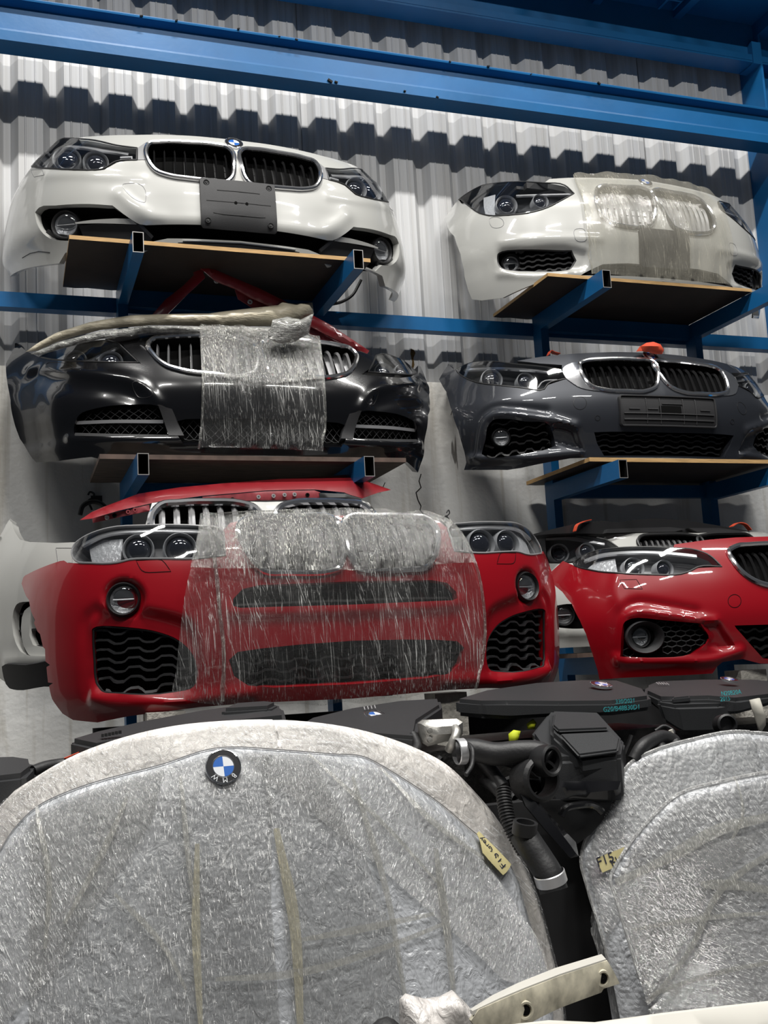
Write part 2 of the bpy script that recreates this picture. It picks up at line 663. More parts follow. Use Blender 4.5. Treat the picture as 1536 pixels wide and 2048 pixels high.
# ------------------------------------------------------------------ the setting
def wall_mat():
    m = mat('cladding_paint', (0.62, 0.63, 0.64), 0.42, metal=0.0)
    N, L = nodes_of(m)
    b = N['Principled BSDF']
    tc = N.new('ShaderNodeTexCoord')
    mp = N.new('ShaderNodeMapping'); mp.inputs['Scale'].default_value = (38, 38, 0.25)
    n = N.new('ShaderNodeTexNoise'); n.inputs['Scale'].default_value = 1.0; n.inputs['Detail'].default_value = 6
    r = N.new('ShaderNodeValToRGB')
    r.color_ramp.elements[0].position = 0.3; r.color_ramp.elements[0].color = (0.47, 0.465, 0.455, 1)
    r.color_ramp.elements[1].position = 0.62; r.color_ramp.elements[1].color = (0.585, 0.59, 0.60, 1)
    L.new(tc.outputs['Object'], mp.inputs['Vector']); L.new(mp.outputs['Vector'], n.inputs['Vector'])
    L.new(n.outputs['Fac'], r.inputs['Fac']); L.new(r.outputs['Color'], b.inputs['Base Color'])
    return m


def concrete_mat():
    m = mat('painted_concrete', (0.5, 0.5, 0.48), 0.8, bump=0.35, bscale=35)
    N, L = nodes_of(m)
    b = N['Principled BSDF']
    tc = N.new('ShaderNodeTexCoord')
    def noise(sc, st, det=6, dist=0.0):
        mp = N.new('ShaderNodeMapping'); mp.inputs['Scale'].default_value = st
        n = N.new('ShaderNodeTexNoise'); n.inputs['Scale'].default_value = sc
        n.inputs['Detail'].default_value = det; n.inputs['Distortion'].default_value = dist
        L.new(tc.outputs['Object'], mp.inputs['Vector']); L.new(mp.outputs['Vector'], n.inputs['Vector'])
        return n
    n1 = noise(1.6, (1, 1, 1))
    r1 = N.new('ShaderNodeValToRGB')
    r1.color_ramp.elements[0].position = 0.32; r1.color_ramp.elements[0].color = (0.60, 0.585, 0.55, 1)
    r1.color_ramp.elements[1].position = 0.6; r1.color_ramp.elements[1].color = (0.82, 0.82, 0.80, 1)
    L.new(n1.outputs['Fac'], r1.inputs['Fac'])
    n2 = noise(1.0, (14, 14, 0.8), 5, 0.5)
    r2 = N.new('ShaderNodeValToRGB')
    r2.color_ramp.elements[0].position = 0.28; r2.color_ramp.elements[0].color = (0.55, 0.5, 0.42, 1)
    r2.color_ramp.elements[1].position = 0.45; r2.color_ramp.elements[1].color = (1, 1, 1, 1)
    L.new(n2.outputs['Fac'], r2.inputs['Fac'])
    x = N.new('ShaderNodeMix'); x.data_type = 'RGBA'; x.blend_type = 'MULTIPLY'; x.inputs['Factor'].default_value = 0.8
    L.new(r1.outputs['Color'], x.inputs['A']); L.new(r2.outputs['Color'], x.inputs['B'])
    n3 = noise(1.0, (28, 28, 2.2), 3, 1.2)
    r3 = N.new('ShaderNodeValToRGB')
    r3.color_ramp.elements[0].position = 0.235; r3.color_ramp.elements[0].color = (0.12, 0.11, 0.10, 1)
    r3.color_ramp.elements[1].position = 0.26; r3.color_ramp.elements[1].color = (1, 1, 1, 1)
    L.new(n3.outputs['Fac'], r3.inputs['Fac'])
    y = N.new('ShaderNodeMix'); y.data_type = 'RGBA'; y.blend_type = 'MULTIPLY'; y.inputs['Factor'].default_value = 0.85
    L.new(x.outputs['Result'], y.inputs['A']); L.new(r3.outputs['Color'], y.inputs['B'])
    L.new(y.outputs['Result'], b.inputs['Base Color'])
    return m


M['clad'] = wall_mat()
M['concrete'] = concrete_mat()
M['floor'] = mat('concrete_floor', (0.16, 0.155, 0.15), 0.7, var=0.3, vscale=2, bump=0.1)

mb = MB(); mb.box((-3.5, -4, -0.1), (7, 5.2, 0))
tag(mb.build('floor', 'floor', smooth=False), kind='structure')

# back wall: concrete upstand with profiled steel sheets above
WY = 4.93
wall = thing('wall_back', None, None, (0, 5.05, 0)); tag(wall, kind='structure')
mb = MB()
mb.box((-3.5, 4.905 - 5.05, 0), (7, 0.15, 3.0))
up = mb.build('concrete_upstand', 'concrete', wall, smooth=False)
PITCH = 0.2083
prof1 = [(0.0, 0.04), (0.031, 0.04), (0.066, 0.0), (0.092, 0.0), (0.095, -0.003), (0.099, -0.003), (0.102, 0.0),
         (0.138, 0.0), (0.141, -0.003), (0.145, -0.003), (0.148, 0.0), (0.176, 0.0)]
random.seed(4)
x0 = 0.5786 - PITCH * 20 + 0.012
for k in range(9):
    xs = x0 + k * 5 * PITCH
    v, f = [], []
    dy = 0.0 if k % 2 else 0.006
    pp = [(xs + r * PITCH + a - 0.195, WY + b + dy - 5.05) for r in range(5) for a, b in prof1]
    pp.append((xs + 5 * PITCH - 0.195, WY + 0.04 + dy - 5.05))
    pp.append((xs + 5 * PITCH - 0.195 + 0.022, WY + 0.04 + dy - 5.05))
    for a, b in pp:
        v += [(a, b, 2.94), (a, b, 5.25)]
    f = [(2 * i, 2 * i + 2, 2 * i + 3, 2 * i + 1) for i in range(len(pp) - 1)]
    mesh_obj('cladding_sheet', v, f, 'clad', wall, smooth=False)

# crack and stains on the upstand, left by rust and leaks
mb = MB()
ck = [(842, 948), (838, 962), (842, 975), (832, 985), (836, 1000), (842, 1012), (840, 1020), (848, 1030), (853, 1046), (858, 1060)]
mb.tube([aty(x, y, 4.904) - np.array([0, 5.05, 0]) for x, y in ck], 0.0028, 5)
for q in ([(985, 850), (990, 862), (988, 880)], [(760, 985), (766, 974), (770, 965)], [(900, 800), (905, 818), (902, 830)]):
    mb.tube([aty(x, y, 4.904) - np.array([0, 5.05, 0]) for x, y in q], 0.002, 5)
mb.build('wall_crack', 'dirt', wall)
M['rust'] = mat('rust_stain', (0.13, 0.075, 0.02), 0.9, var=0.4, vscale=40)
mb = MB()
pp = [(822, 697), (828, 700), (831, 706), (827, 716), (829, 730), (825, 742), (823, 738), (825, 722), (821, 708)]
c = [aty(x, y, WY - 0.004) - np.array([0, 5.05, 0]) for x, y in pp]
mb.add(c + [p + np.array([0, 0.003, 0]) for p in c], [tuple(range(len(c)))] + [(i, (i + 1) % 9, 9 + (i + 1) % 9, 9 + i) for i in range(9)])
mb.build('rust_streak', 'rust', wall, smooth=False)

# ------------------------------------------------------------------ steelwork
# crossbeam in front of the wall
bx0, bx1 = -2.5, 5.6
Yf, Yb = 4.6, 4.717
zb, zt = 4.397, 4.612
beam = thing('steel_crossbeam', 'long blue painted steel beam running across the wall above the bumpers', 'beam', (1.5, 4.66, zb))
def xprism(sec, xa, xb, org):
    n = len(sec)
    v = [(xa - org[0], y - org[1], z - org[2]) for y, z in sec] + [(xb - org[0], y - org[1], z - org[2]) for y, z in sec]
    f = [tuple(range(n))[::-1], tuple(range(n, 2 * n))] + [(i, (i + 1) % n, n + (i + 1) % n, n + i) for i in range(n)]
    return v, f
org = (1.5, 4.66, zb)
v, f = xprism([(4.645, zb + 0.06), (4.66, zb + 0.06), (4.66, zt - 0.02), (4.645, zt - 0.02)], bx0, bx1, org)
mesh_obj('web', v, f, 'blue', beam, smooth=False)
v, f = xprism([(Yf, zb), (Yb, zb), (Yb, zb + 0.012), (4.66, zb + 0.06), (4.64, zb + 0.062), (Yf, zb + 0.055), (Yf - 0.002, zb + 0.045)], bx0, bx1, org)
mesh_obj('bottom_flange', v, f, 'blue', beam, smooth=False)
v, f = xprism([(Yf + 0.002, zt - 0.012), (Yf, zt - 0.004), (Yf, zt), (Yb, zt), (Yb, zt - 0.012), (4.665, zt - 0.022), (4.644, zt - 0.024)], bx0, bx1, org)
mesh_obj('top_flange', v, f, 'blue', beam, smooth=False)
random.seed(3)
for (px, py, s) in ((285, 33, 9), (352, 42, 8), (480, 60, 7), (560, 76, 6), (590, 79, 9), (665, 164, 16), (672, 166, 10), (812, 184, 7), (876, 192, 9),
                    (900, 125, 7), (975, 135, 9), (1195, 166, 12), (1060, 147, 6)):
    p = aty(px, py, Yf - 0.004) - np.array(org)
    mb = MB()
    for q in range(1):
        w = s / 2117 * 4.8
        c = p + np.array([random.uniform(-1, 1) * w * 0.5, -0.002, random.uniform(-0.4, 0.4) * w])
        mb.box(c - [w * 0.35, 0.004, w * 0.14], c + [w * 0.35, 0.004, w * 0.14], R=np.array(Matrix.Rotation(random.uniform(-.7, .7), 3, 'Y')), c=c)
    mb.build('debris_flake', 'dirt', beam, smooth=False)

# corner column, eave beam, roof soffit
cl = thing('steel_column', 'blue steel column in the right corner carrying the crossbeam', 'column', (4.36, 4.84, 0))
mb = MB(); mb.box((-0.14, -0.10, 0), (-0.125, 0.10, 5.25)); mb.build('flange', 'blue', cl, smooth=False)
mb = MB(); mb.box((0.125, -0.10, 0), (0.14, 0.10, 5.25)); mb.build('flange', 'blue', cl, smooth=False)
mb = MB(); mb.box((-0.125, -0.008, 0), (0.125, 0.008, 5.25)); mb.build('web', 'blue', cl, smooth=False)
mb = MB(); mb.box((-0.12, -0.12, 4.30), (0.14, -0.10, 4.40)); mb.build('bearing_plate', 'blue', cl, smooth=False)
gus = MB(); gus.box((-0.19, -0.10, 4.98), (-0.14, 0.03, 5.12)); gus.build('gusset', 'blue', cl, smooth=False)

ev = thing('eave_beam', 'blue channel beam along the top of the cladding under the roof', 'beam', (1.5, 4.82, 4.99))
mb = MB(); mb.box((-4, -0.07, 0), (4.5, 0.06, 0.012)); mb.build('bottom_flange', 'blue', ev, smooth=False)
mb = MB(); mb.box((-4, -0.072, 0.012), (4.5, -0.06, 0.05)); mb.build('lip', 'blue', ev, smooth=False)
mb = MB(); mb.box((-4, -0.04, 0.012), (4.5, -0.025, 0.27)); mb.build('web', 'blue', ev, smooth=False)
mb = MB(); mb.box((-3.5, 4.4, 5.255), (6.5, 5.2, 5.28))
tag(mb.build('ceiling', 'blue', smooth=False), kind='structure')
for i, xx in enumerate((2.72, 3.12, 3.66)):
    mb = MB(); mb.box((xx, 4.42, 5.21), (xx + 0.05, 4.78, 5.255))
    tag(mb.build('roof_purlin', 'blue', smooth=False), ('blue roof rib nearest the middle of the photo top', 'blue roof rib between the two others at the top', 'blue roof rib with a cleat nearest the corner column')[i], 'purlin', 'ribs under the blue roof')
mb = MB(); mb.box((4.22, 4.42, 5.17), (4.36, 4.78, 5.255), R=np.eye(3))
tag(mb.build('roof_rafter', 'blue', smooth=False), 'thick blue rafter reaching forward from the top of the corner column', 'rafter')
mb = MB(); mb.box((3.50, 4.60, 5.19), (3.515, 4.70, 5.255)); mb.box((3.50, 4.60, 5.19), (3.60, 4.612, 5.255)); mb.box((3.6, 4.6, 5.2), (3.61, 4.7, 5.255))
tag(mb.build('roof_cleat', 'blue', smooth=False), 'small blue angle cleat under the roof sheet near the corner', 'bracket')

# ------------------------------------------------------------------ cantilever rack
RACKX = (0.483, 1.40, 2.608, 3.55)
def frame(x0_, x1_, lab, rail_ends):
    r = thing('cantilever_rack', lab, 'rack', ((x0_ + x1_) / 2, 4.73, 0))
    cx = (x0_ + x1_) / 2
    for x in (x0_, x1_):
        mb = MB(); mb.box((x - cx - 0.022, -0.04, 0), (x - cx + 0.022, 0.045, 3.33)); mb.build('post', 'blue', r, smooth=False)
    for (zt_, ) in ((3.33,), (2.436,)):
        for x in (x0_, x1_):
            arm = MB()
            w, hgt, t = 0.022, 0.085, 0.003
            ya, yb_ = 4.07 - 4.73, -0.04
            a = x - cx
            oc = [(a - w, zt_ - hgt), (a + w, zt_ - hgt), (a + w, zt_), (a - w, zt_)]
            ic = [(a - w + t, zt_ - hgt + t), (a + w - t, zt_ - hgt + t), (a + w - t, zt_ - t), (a - w + t, zt_ - t)]
            v = [(p[0], ya, p[1]) for p in oc] + [(p[0], yb_, p[1]) for p in oc] + [(p[0], ya, p[1]) for p in ic] + [(p[0], yb_, p[1]) for p in ic]
            f, mi = [], []
            for i in range(4):
                j = (i + 1) % 4
                f.append((i, j, 4 + j, 4 + i)); mi.append(0)
                f.append((8 + j, 8 + i, 12 + i, 12 + j)); mi.append(2)
                f.append((j, i, 8 + i, 8 + j)); mi.append(1)
            arm.v, arm.f, arm.mi = v, f, mi
            arm.build('shelf_arm', None, r, smooth=False, mats=['blue', 'rawsteel', 'void'])
    mb = MB(); mb.box((rail_ends[0] - cx, -0.005 + 0.05, 3.232), (rail_ends[1] - cx, 0.11, 3.302)); mb.build('rail', 'blue', r, smooth=False)
    mb = MB(); mb.box((x0_ - cx + 0.022, 0.0, 3.30 - 0.05), (x1_ - cx - 0.022, 0.04, 3.33)); mb.build('back_rail', 'blue', r, smooth=False)
    mb = MB(); mb.box((x0_ - cx + 0.022, 0.0, 2.37), (x1_ - cx - 0.022, 0.04, 2.436)); mb.build('back_rail', 'blue', r, smooth=False)
    return r
frame(RACKX[0], RACKX[1], 'blue steel cantilever rack under the left hand bumpers', (-1.6, 2.0))
frame(RACKX[2], RACKX[3], 'blue steel cantilever rack under the right hand bumpers', (2.0, 4.3))


def plank(name, lab, xl, xr, yf, yb, zbot, th, edge, face, warp=0.0):
    n = 24
    v, f, mi = [], [], []
    for i in range(n + 1):
        t = i / n
        x = xl + (xr - xl) * t
        dz = warp * math.sin(t * math.pi)
        rb = yb + 0.006 * math.sin(i * 2.1)
        v += [(x, yf, zbot + dz), (x, yf, zbot + th + dz), (x, rb, zbot + th + dz), (x, rb, zbot + dz)]
    for i in range(n):
        a, b = 4 * i, 4 * i + 4
        f += [(a, b, b + 1, a + 1), (a + 1, b + 1, b + 2, a + 2), (a + 2, b + 2, b + 3, a + 3), (a + 3, b + 3, b, a)]
        mi += [0, 1, 0, 1]
    f += [(0, 1, 2, 3), (4 * n + 3, 4 * n + 2, 4 * n + 1, 4 * n)]
    mi += [0, 0]
    c = np.array([(xl + xr) / 2, (yf + yb) / 2, zbot])
    o = mesh_obj(name, [np.array(p) - c for p in v], f, None, None, False, [edge, face], mi)
    o.location = c
    return tag(o, lab, 'shelf board')


plank('plywood_board', 'plywood board with pale edge under the white bumper with bare kidney grilles', 0.228, 1.50, 4.2, 4.755, 3.332, 0.017, 'plyedge', 'plyface')
plank('plywood_board', 'plywood board with pale edge under the film-wrapped white bumper', 2.375, 3.528, 4.2, 4.80, 3.332, 0.016, 'plyedge', 'plyface')
plank('plywood_board', 'worn grey-brown board under the black bumper', 0.331, 1.613, 4.2, 4.74, 2.438, 0.019, 'oldedge', 'oldface')
plank('plywood_board', 'plywood board with pale edge under the dark grey bumper', 2.516, 3.95, 4.2, 4.84, 2.452, 0.019, 'plyedge', 'plyface')
# ------------------------------------------------------------------ car front builders
M['ringbright'] = mat('lamp_ring_bright', (0.75, 0.76, 0.78), 0.2, metal=0.4)
def ridge(uz, w, h):
    P = np.array(uz)
    lo, hi = P.min(0) - 3 * w, P.max(0) + 3 * w
    def fn(u, z):
        u, z = np.broadcast_arrays(np.asarray(u, float), np.asarray(z, float))
        q = np.stack([u.ravel(), z.ravel()], -1)
        r = np.zeros(len(q))
        k = (q[:, 0] > lo[0]) & (q[:, 0] < hi[0]) & (q[:, 1] > lo[1]) & (q[:, 1] < hi[1])
        if k.any():
            r[k] = h * np.exp(-(dist_poly(q[k], P, False) / w) ** 2)
        return r.reshape(u.shape)
    return fn


def plateau(poly, w, h):
    P = np.array(poly)
    lo, hi = P.min(0), P.max(0)
    def fn(u, z):
        u, z = np.broadcast_arrays(np.asarray(u, float), np.asarray(z, float))
        q = np.stack([u.ravel(), z.ravel()], -1)
        r = np.zeros(len(q))
        k = (q[:, 0] > lo[0]) & (q[:, 0] < hi[0]) & (q[:, 1] > lo[1]) & (q[:, 1] < hi[1])
        if k.any():
            ins = inside(q[k], P)
            r[k] = np.where(ins, h * smoothstep(dist_poly(q[k], P) / w), 0)
        return r.reshape(u.shape)
    return fn


def both(fn):
    return lambda u, z: fn(u, z) + fn(-np.asarray(u, float), z)


def ribbon(sh, name, uz, w, m, parent, off=0.0, th=0.01, closed=False):
    """flat strip of width w lying on the shell"""
    P = np.array(refine(uz, 0.02, closed))
    n = len(P)
    T = np.zeros_like(P)
    for i in range(n):
        a = P[(i - 1) % n] if closed or i else P[i]
        b = P[(i + 1) % n] if closed or i < n - 1 else P[i]
        T[i] = (b - a) / (np.linalg.norm(b - a) + 1e-9)
    Nn = np.stack([-T[:, 1], T[:, 0]], 1)
    ww = np.full(n, w) if np.isscalar(w) else np.interp(np.linspace(0, 1, n), np.linspace(0, 1, len(w)), w)
    A, B = P + Nn * ww[:, None] / 2, P - Nn * ww[:, None] / 2
    rows = [sh.pt(A[:, 0], A[:, 1], np.full(n, off - th)), sh.pt(A[:, 0], A[:, 1], np.full(n, off)),
            sh.pt(B[:, 0], B[:, 1], np.full(n, off)), sh.pt(B[:, 0], B[:, 1], np.full(n, off - th))]
    v = np.concatenate(rows)
    f = []
    for i in range(n if closed else n - 1):
        j = (i + 1) % n
        for a in range(4):
            b = (a + 1) % 4
            f.append((a * n + i, a * n + j, b * n + j, b * n + i))
    if not closed:
        f += [(0, n, 2 * n, 3 * n), (n - 1, 4 * n - 1, 3 * n - 1, 2 * n - 1)]
    return mesh_obj(name, v, f, m, parent)


def lathe(prof, n=24, c=(0, 0, 0), d=(0, -1, 0), up=(0, 0, 1), sx=1.0, sy=1.0):
    """revolve (radius, height) pairs about direction d at c"""
    d = np.array(d, float); d /= np.linalg.norm(d)
    a = np.cross(up, d); a /= np.linalg.norm(a)
    b = np.cross(d, a)
    v, f = [], []
    c = np.array(c, float)
    for r, h in prof:
        for j in range(n):
            t = 2 * math.pi * j / n
            v.append(c + d * h + a * r * sx * math.cos(t) + b * r * sy * math.sin(t))
    for i in range(len(prof) - 1):
        for j in range(n):
            k = (j + 1) % n
            f.append((i * n + j, i * n + k, (i + 1) * n + k, (i + 1) * n + j))
    return v, f


def dome(r, h, k=6):
    return [(r * math.cos(i / k * math.pi / 2), h * math.sin(i / k * math.pi / 2)) for i in range(k)] + [(0.0005, h)]


def facing(sh, u, z, blend=0.5):
    n = sh.normal(np.array(u), np.array(z))
    d = n * (1 - blend) + np.array([0, -1, 0]) * blend
    return d / np.linalg.norm(d)


def kidney(sh, out, parent, nslat, slatmat='plastic', framemat='chrome', fr=0.011, depth=0.06, slatw=0.004, front=-0.006, rad=1, backmat='void', hook=0.03):
    """chrome framed grille with separate upright slats"""
    g = sh.ring('kidney_grille', out, fr, framemat, parent, off=0.004, n=8)
    b = inset(out, 0.004)
    pk = MB()
    pv, tri, bnd = cdt(b, (), 0.04)
    p = sh.pt(pv[:, 0], pv[:, 1], np.full(len(pv), -depth))
    q = sh.pt(pv[:, 0], pv[:, 1], np.full(len(pv), 0.0))
    pk.add(p, tri)
    for a, c in bnd:
        pk.add([q[a], q[c], p[c], p[a]], [(0, 1, 2, 3)])
    pk.build('grille_recess', backmat, g)
    us = [x for x, _ in out]
    lo, hi = min(us), max(us)
    for i in range(nslat):
        u = lo + (hi - lo) * (i + 0.75) / (nslat + 0.5)
        iv = poly_clip_cols(b, u)
        if not iv:
            continue
        z0, z1 = iv[0][0], iv[-1][1]
        if z1 - z0 < 0.02:
            continue
        zs = np.linspace(z0, z1, 12)
        t = np.linspace(0, 1, 12)
        fo = front - hook * np.maximum(0, (t - 0.7) / 0.3) ** 2 - 0.01 * (1 - t) ** 3
        v = np.concatenate([sh.pt(np.full(12, u - slatw), zs, fo - 0.012), sh.pt(np.full(12, u), zs, fo),
                            sh.pt(np.full(12, u + slatw), zs, fo - 0.012), sh.pt(np.full(12, u + slatw), zs, np.full(12, -depth)),
                            sh.pt(np.full(12, u - slatw), zs, np.full(12, -depth))])
        f = []
        for k in range(11):
            for a in range(4):
                f.append((a * 12 + k, (a + 1) * 12 + k, (a + 1) * 12 + k + 1, a * 12 + k + 1))
        mesh_obj('slat', v, f, slatmat, g)
    return g


def pocket(sh, name, out, depth, m, parent, off=0.0, step=0.04):
    """open box sunk into the shell with the given outline"""
    mb = MB()
    pv, tri, bnd = cdt(out, (), step)
    p = sh.pt(pv[:, 0], pv[:, 1], np.full(len(pv), -depth))
    q = sh.pt(pv[:, 0], pv[:, 1], np.full(len(pv), off))
    mb.add(p, tri)
    n = len(mb.v)
    for a, c in bnd:
        mb.add([q[a], q[c], p[c], p[a]], [(0, 1, 2, 3)])
    return mb.build(name, m, parent)


def headlight(sh, out, parent, lamps, housing='void', depth=0.09, extra=None, lens='lens', lensoff=0.003, edge='plastic'):
    """lamps: list of (u, z, r, kind)"""
    h = pocket(sh, 'headlight', out, depth, housing, parent)
    for (u, z, r, kind) in lamps:
        d = facing(sh, u, z, 0.7)
        c = sh.pt(np.array(u), np.array(z), np.array(-depth * 0.42))
        mb = MB(); mb.add(*lathe([(r * 1.28, -0.03), (r * 1.30, 0.012), (r * 1.22, 0.02), (r * 1.14, 0.012), (r * 1.05, -0.01)], 28, c, d))
        mb.build('lamp_ring', 'ringbright' if kind != 'dark' else 'lampgrey', h)
        mb = MB(); mb.add(*lathe([(r * 1.08, -0.01)] + [(a, b) for a, b in dome(r * 0.98, r * 0.5)], 24, c, d))
        mb.build('projector', 'glassball' if kind != 'refl' else 'reflector', h)
    sh.sheet('lens', out, (), lens, h, off=lensoff, rim=0, step=0.03)
    if edge:
        sh.ring('lens_edge', out, 0.004, edge, h, off=0.0, n=6)
    return h


def roundlamp(sh, name, u, z, r, parent, lensmat='reflector', bez='plastic', off=0.0, blend=0.5, tall=1.0):
    d = facing(sh, u, z, blend)
    c = sh.pt(np.array(u), np.array(z), np.array(off))
    mb = MB(); mb.add(*lathe([(r * 1.5, -0.05), (r * 1.35, 0.0), (r * 1.22, 0.012), (r * 1.08, 0.004), (r * 1.02, -0.02)], 28, c, d))
    o = mb.build(name, bez, parent)
    mb = MB(); mb.add(*lathe([(r * 1.05, -0.008), (r * 0.9, -0.012), (r * 0.4, -0.022), (0.001, -0.023)], 24, c, d)); mb.build('reflector', lensmat, o)
    mb = MB(); mb.add(*lathe([(r * 1.04, -0.012)] + dome(r, r * 0.22), 24, c, d)); mb.build('lens', 'lens', o)
    a = np.cross((0, 0, 1), d); a /= np.linalg.norm(a)
    up_ = np.cross(d, a)
    # dark upper shade and a cross bar inside the lens
    hv = [c + a * r * 0.8 * math.cos(q) + up_ * r * 0.8 * math.sin(q) - d * 0.004 for q in np.linspace(0.15, math.pi - 0.15, 9)]
    mb = MB(); mb.add(hv + [p - d * 0.004 for p in hv], [tuple(range(9)), tuple(range(17, 8, -1))] + [(i, i + 9, i + 10, i + 1) for i in range(8)] + [(8, 17, 9, 0)])
    mb.build('lamp_shade', 'lamphouse', o, smooth=False)
    mb = MB(); mb.tube([c - a * r * 0.8 - d * 0.003, c + a * r * 0.8 - d * 0.003], r * 0.07, 5); mb.build('lens_rib', 'satin', o)
    return o


_letters = {}
def text_mesh(txt, size=0.05, extrude=0.0006, shear=0.0):
    cu = bpy.data.curves.new('lettering', 'FONT')
    cu.body = txt; cu.size = size; cu.extrude = extrude; cu.align_x = 'CENTER'; cu.align_y = 'CENTER'; cu.shear = shear
    cu.resolution_u = 2
    ob = bpy.data.objects.new('lettering', cu)
    col.objects.link(ob)
    dg = bpy.context.evaluated_depsgraph_get()
    dg.update()
    me = bpy.data.meshes.new_from_object(ob.evaluated_get(dg))
    bpy.data.objects.remove(ob)
    return me


def place_text(name, txt, size, c, xdir, ydir, m, parent, shear=0.0, extrude=0.0006):
    me = text_mesh(txt, size, extrude, shear)
    x = np.array(xdir, float); x /= np.linalg.norm(x)
    y = np.array(ydir, float); y = y - x * x.dot(y); y /= np.linalg.norm(y)
    z = np.cross(x, y)
    for v in me.vertices:
        q = v.co
        v.co = Vector(np.array(c) + x * q.x + y * q.y + z * q.z)
    me.materials.clear(); me.materials.append(M[m])
    o = bpy.data.objects.new(name, me)
    col.objects.link(o)
    o.parent = parent
    return o


def roundel(name, c, nrm, up, r, parent, letters=False):
    """round badge: chrome rim, black band, blue and white quarters"""
    d = np.array(nrm, float); d /= np.linalg.norm(d)
    x = np.cross(up, d); x /= np.linalg.norm(x)
    y = np.cross(d, x)
    c = np.array(c, float)
    mb = MB()
    n = 32
    def P(rr, h, t): return c + d * h + rr * (x * math.cos(t) + y * math.sin(t))
    k = r / 0.041
    rings = [(r, -0.004, 0), (r, 0.003 * k, 0), (r * 0.94, 0.004 * k, 0), (r * 0.92, 0.003 * k, 1), (r * 0.64, 0.003 * k, 1), (r * 0.62, 0.004 * k, 0), (r * 0.58, 0.004 * k, 0)]
    for (r0, h0, _), (r1, h1, mi) in zip(rings[:-1], rings[1:]):
        for j in range(n):
            t0, t1 = 2 * math.pi * j / n, 2 * math.pi * (j + 1) / n
            mb.add([P(r0, h0, t0), P(r0, h0, t1), P(r1, h1, t1), P(r1, h1, t0)], [(0, 1, 2, 3)], mi)
    for j in range(n):
        t0, t1 = 2 * math.pi * j / n, 2 * math.pi * (j + 1) / n
        q = int((j * 4) / n)
        mb.add([P(0, 0.0035 * k, 0), P(r * 0.58, 0.0035 * k, t0), P(r * 0.58, 0.0035 * k, t1)], [(0, 1, 2)], 2 if q in (1, 3) else 3)
    o = mb.build(name, None, parent, smooth=False, mats=['chrome', 'badgeblack', 'badgeblue', 'badgewhite'])
    if letters:
        for ch, a in (('B', 132), ('M', 90), ('W', 48)):
            t = math.radians(a)
            yd = x * math.cos(t) + y * math.sin(t)
            xd = np.cross(yd, d)
            place_text('badge_letter', ch, r * 0.38, c + d * 0.0036 * k + yd * r * 0.78, xd, yd, 'badgewhite', o)
    return o


def wavy_bars(sh, name, poly, nrow, m, parent, off=-0.02, th=0.004, wave=0.0, period=0.06, step=0.012, ph=0.0, skip=()):
    """horizontal, crenellated grille bars clipped to an outline, each a piece of its own"""
    P = np.array(poly)
    z0, z1 = P[:, 1].min(), P[:, 1].max()
    for i in range(nrow):
        z = z0 + (z1 - z0) * (i + 0.6) / (nrow + 0.2)
        iv = poly_clip_rows(poly, z)
        for (su, sz, sr) in skip:
            dd = sr * sr - (z - sz) ** 2
            if dd > 0:
                h = math.sqrt(dd)
                iv = [q for a, b in iv for q in ((a, min(b, su - h)), (max(a, su + h), b)) if q[1] > q[0]]
        for a, b in iv:
            if b - a < 0.015:
                continue
            us = np.arange(a + 0.003, b - 0.003, step)
            s = np.sin(2 * math.pi * (us + ph + (i % 2) * period * 0.0) / period)
            zz = z + wave * np.clip(s * 2.2, -1, 1)
            n = len(us)
            if n < 3:
                continue
            rows = [sh.pt(us, zz - th, np.full(n, off - 0.02)), sh.pt(us, zz - th, np.full(n, off)), sh.pt(us, zz + th, np.full(n, off)), sh.pt(us, zz + th, np.full(n, off - 0.02))]
            v = np.concatenate(rows)
            f = [(q * n + j, q * n + j + 1, (q + 1) * n + j + 1, (q + 1) * n + j) for q in range(3) for j in range(n - 1)]
            mesh_obj(name, v, f, m, parent, smooth=False)


def groove(sh, uz, parent, name='cover_seam', r=0.0012, m='plastic', closed=True):
    mb = MB(); mb.tube(sh.line(uz, 0.0003, closed=closed), r, 4, closed)
    return mb.build(name, m, parent)


def film_band(sh, name, outer, parent, m='film', off=0.012, seed=1, amp=0.004, step=0.016, freq=30):
    """sheet of stretch film pulled over the nose, slightly puckered"""
    pv, tri, bnd = cdt(outer, (), step)
    rng = np.random.default_rng(seed)
    o = np.full(len(pv), off)
    for k in range(8):
        a = rng.uniform(-0.5, 0.5); fr = freq * rng.uniform(0.5, 2.2); ph = rng.uniform(0, 6.28)
        o += amp / 3 * np.sin(fr * (pv[:, 0] + a * pv[:, 1]) + ph)
    # a bridging film spans hollows: use the smooth base without relief
    p = sh.base(pv[:, 0], pv[:, 1], 0) + sh.normal(pv[:, 0], pv[:, 1]) * o[:, None]
    return mesh_obj(name, p, tri, m, parent, smooth='all')
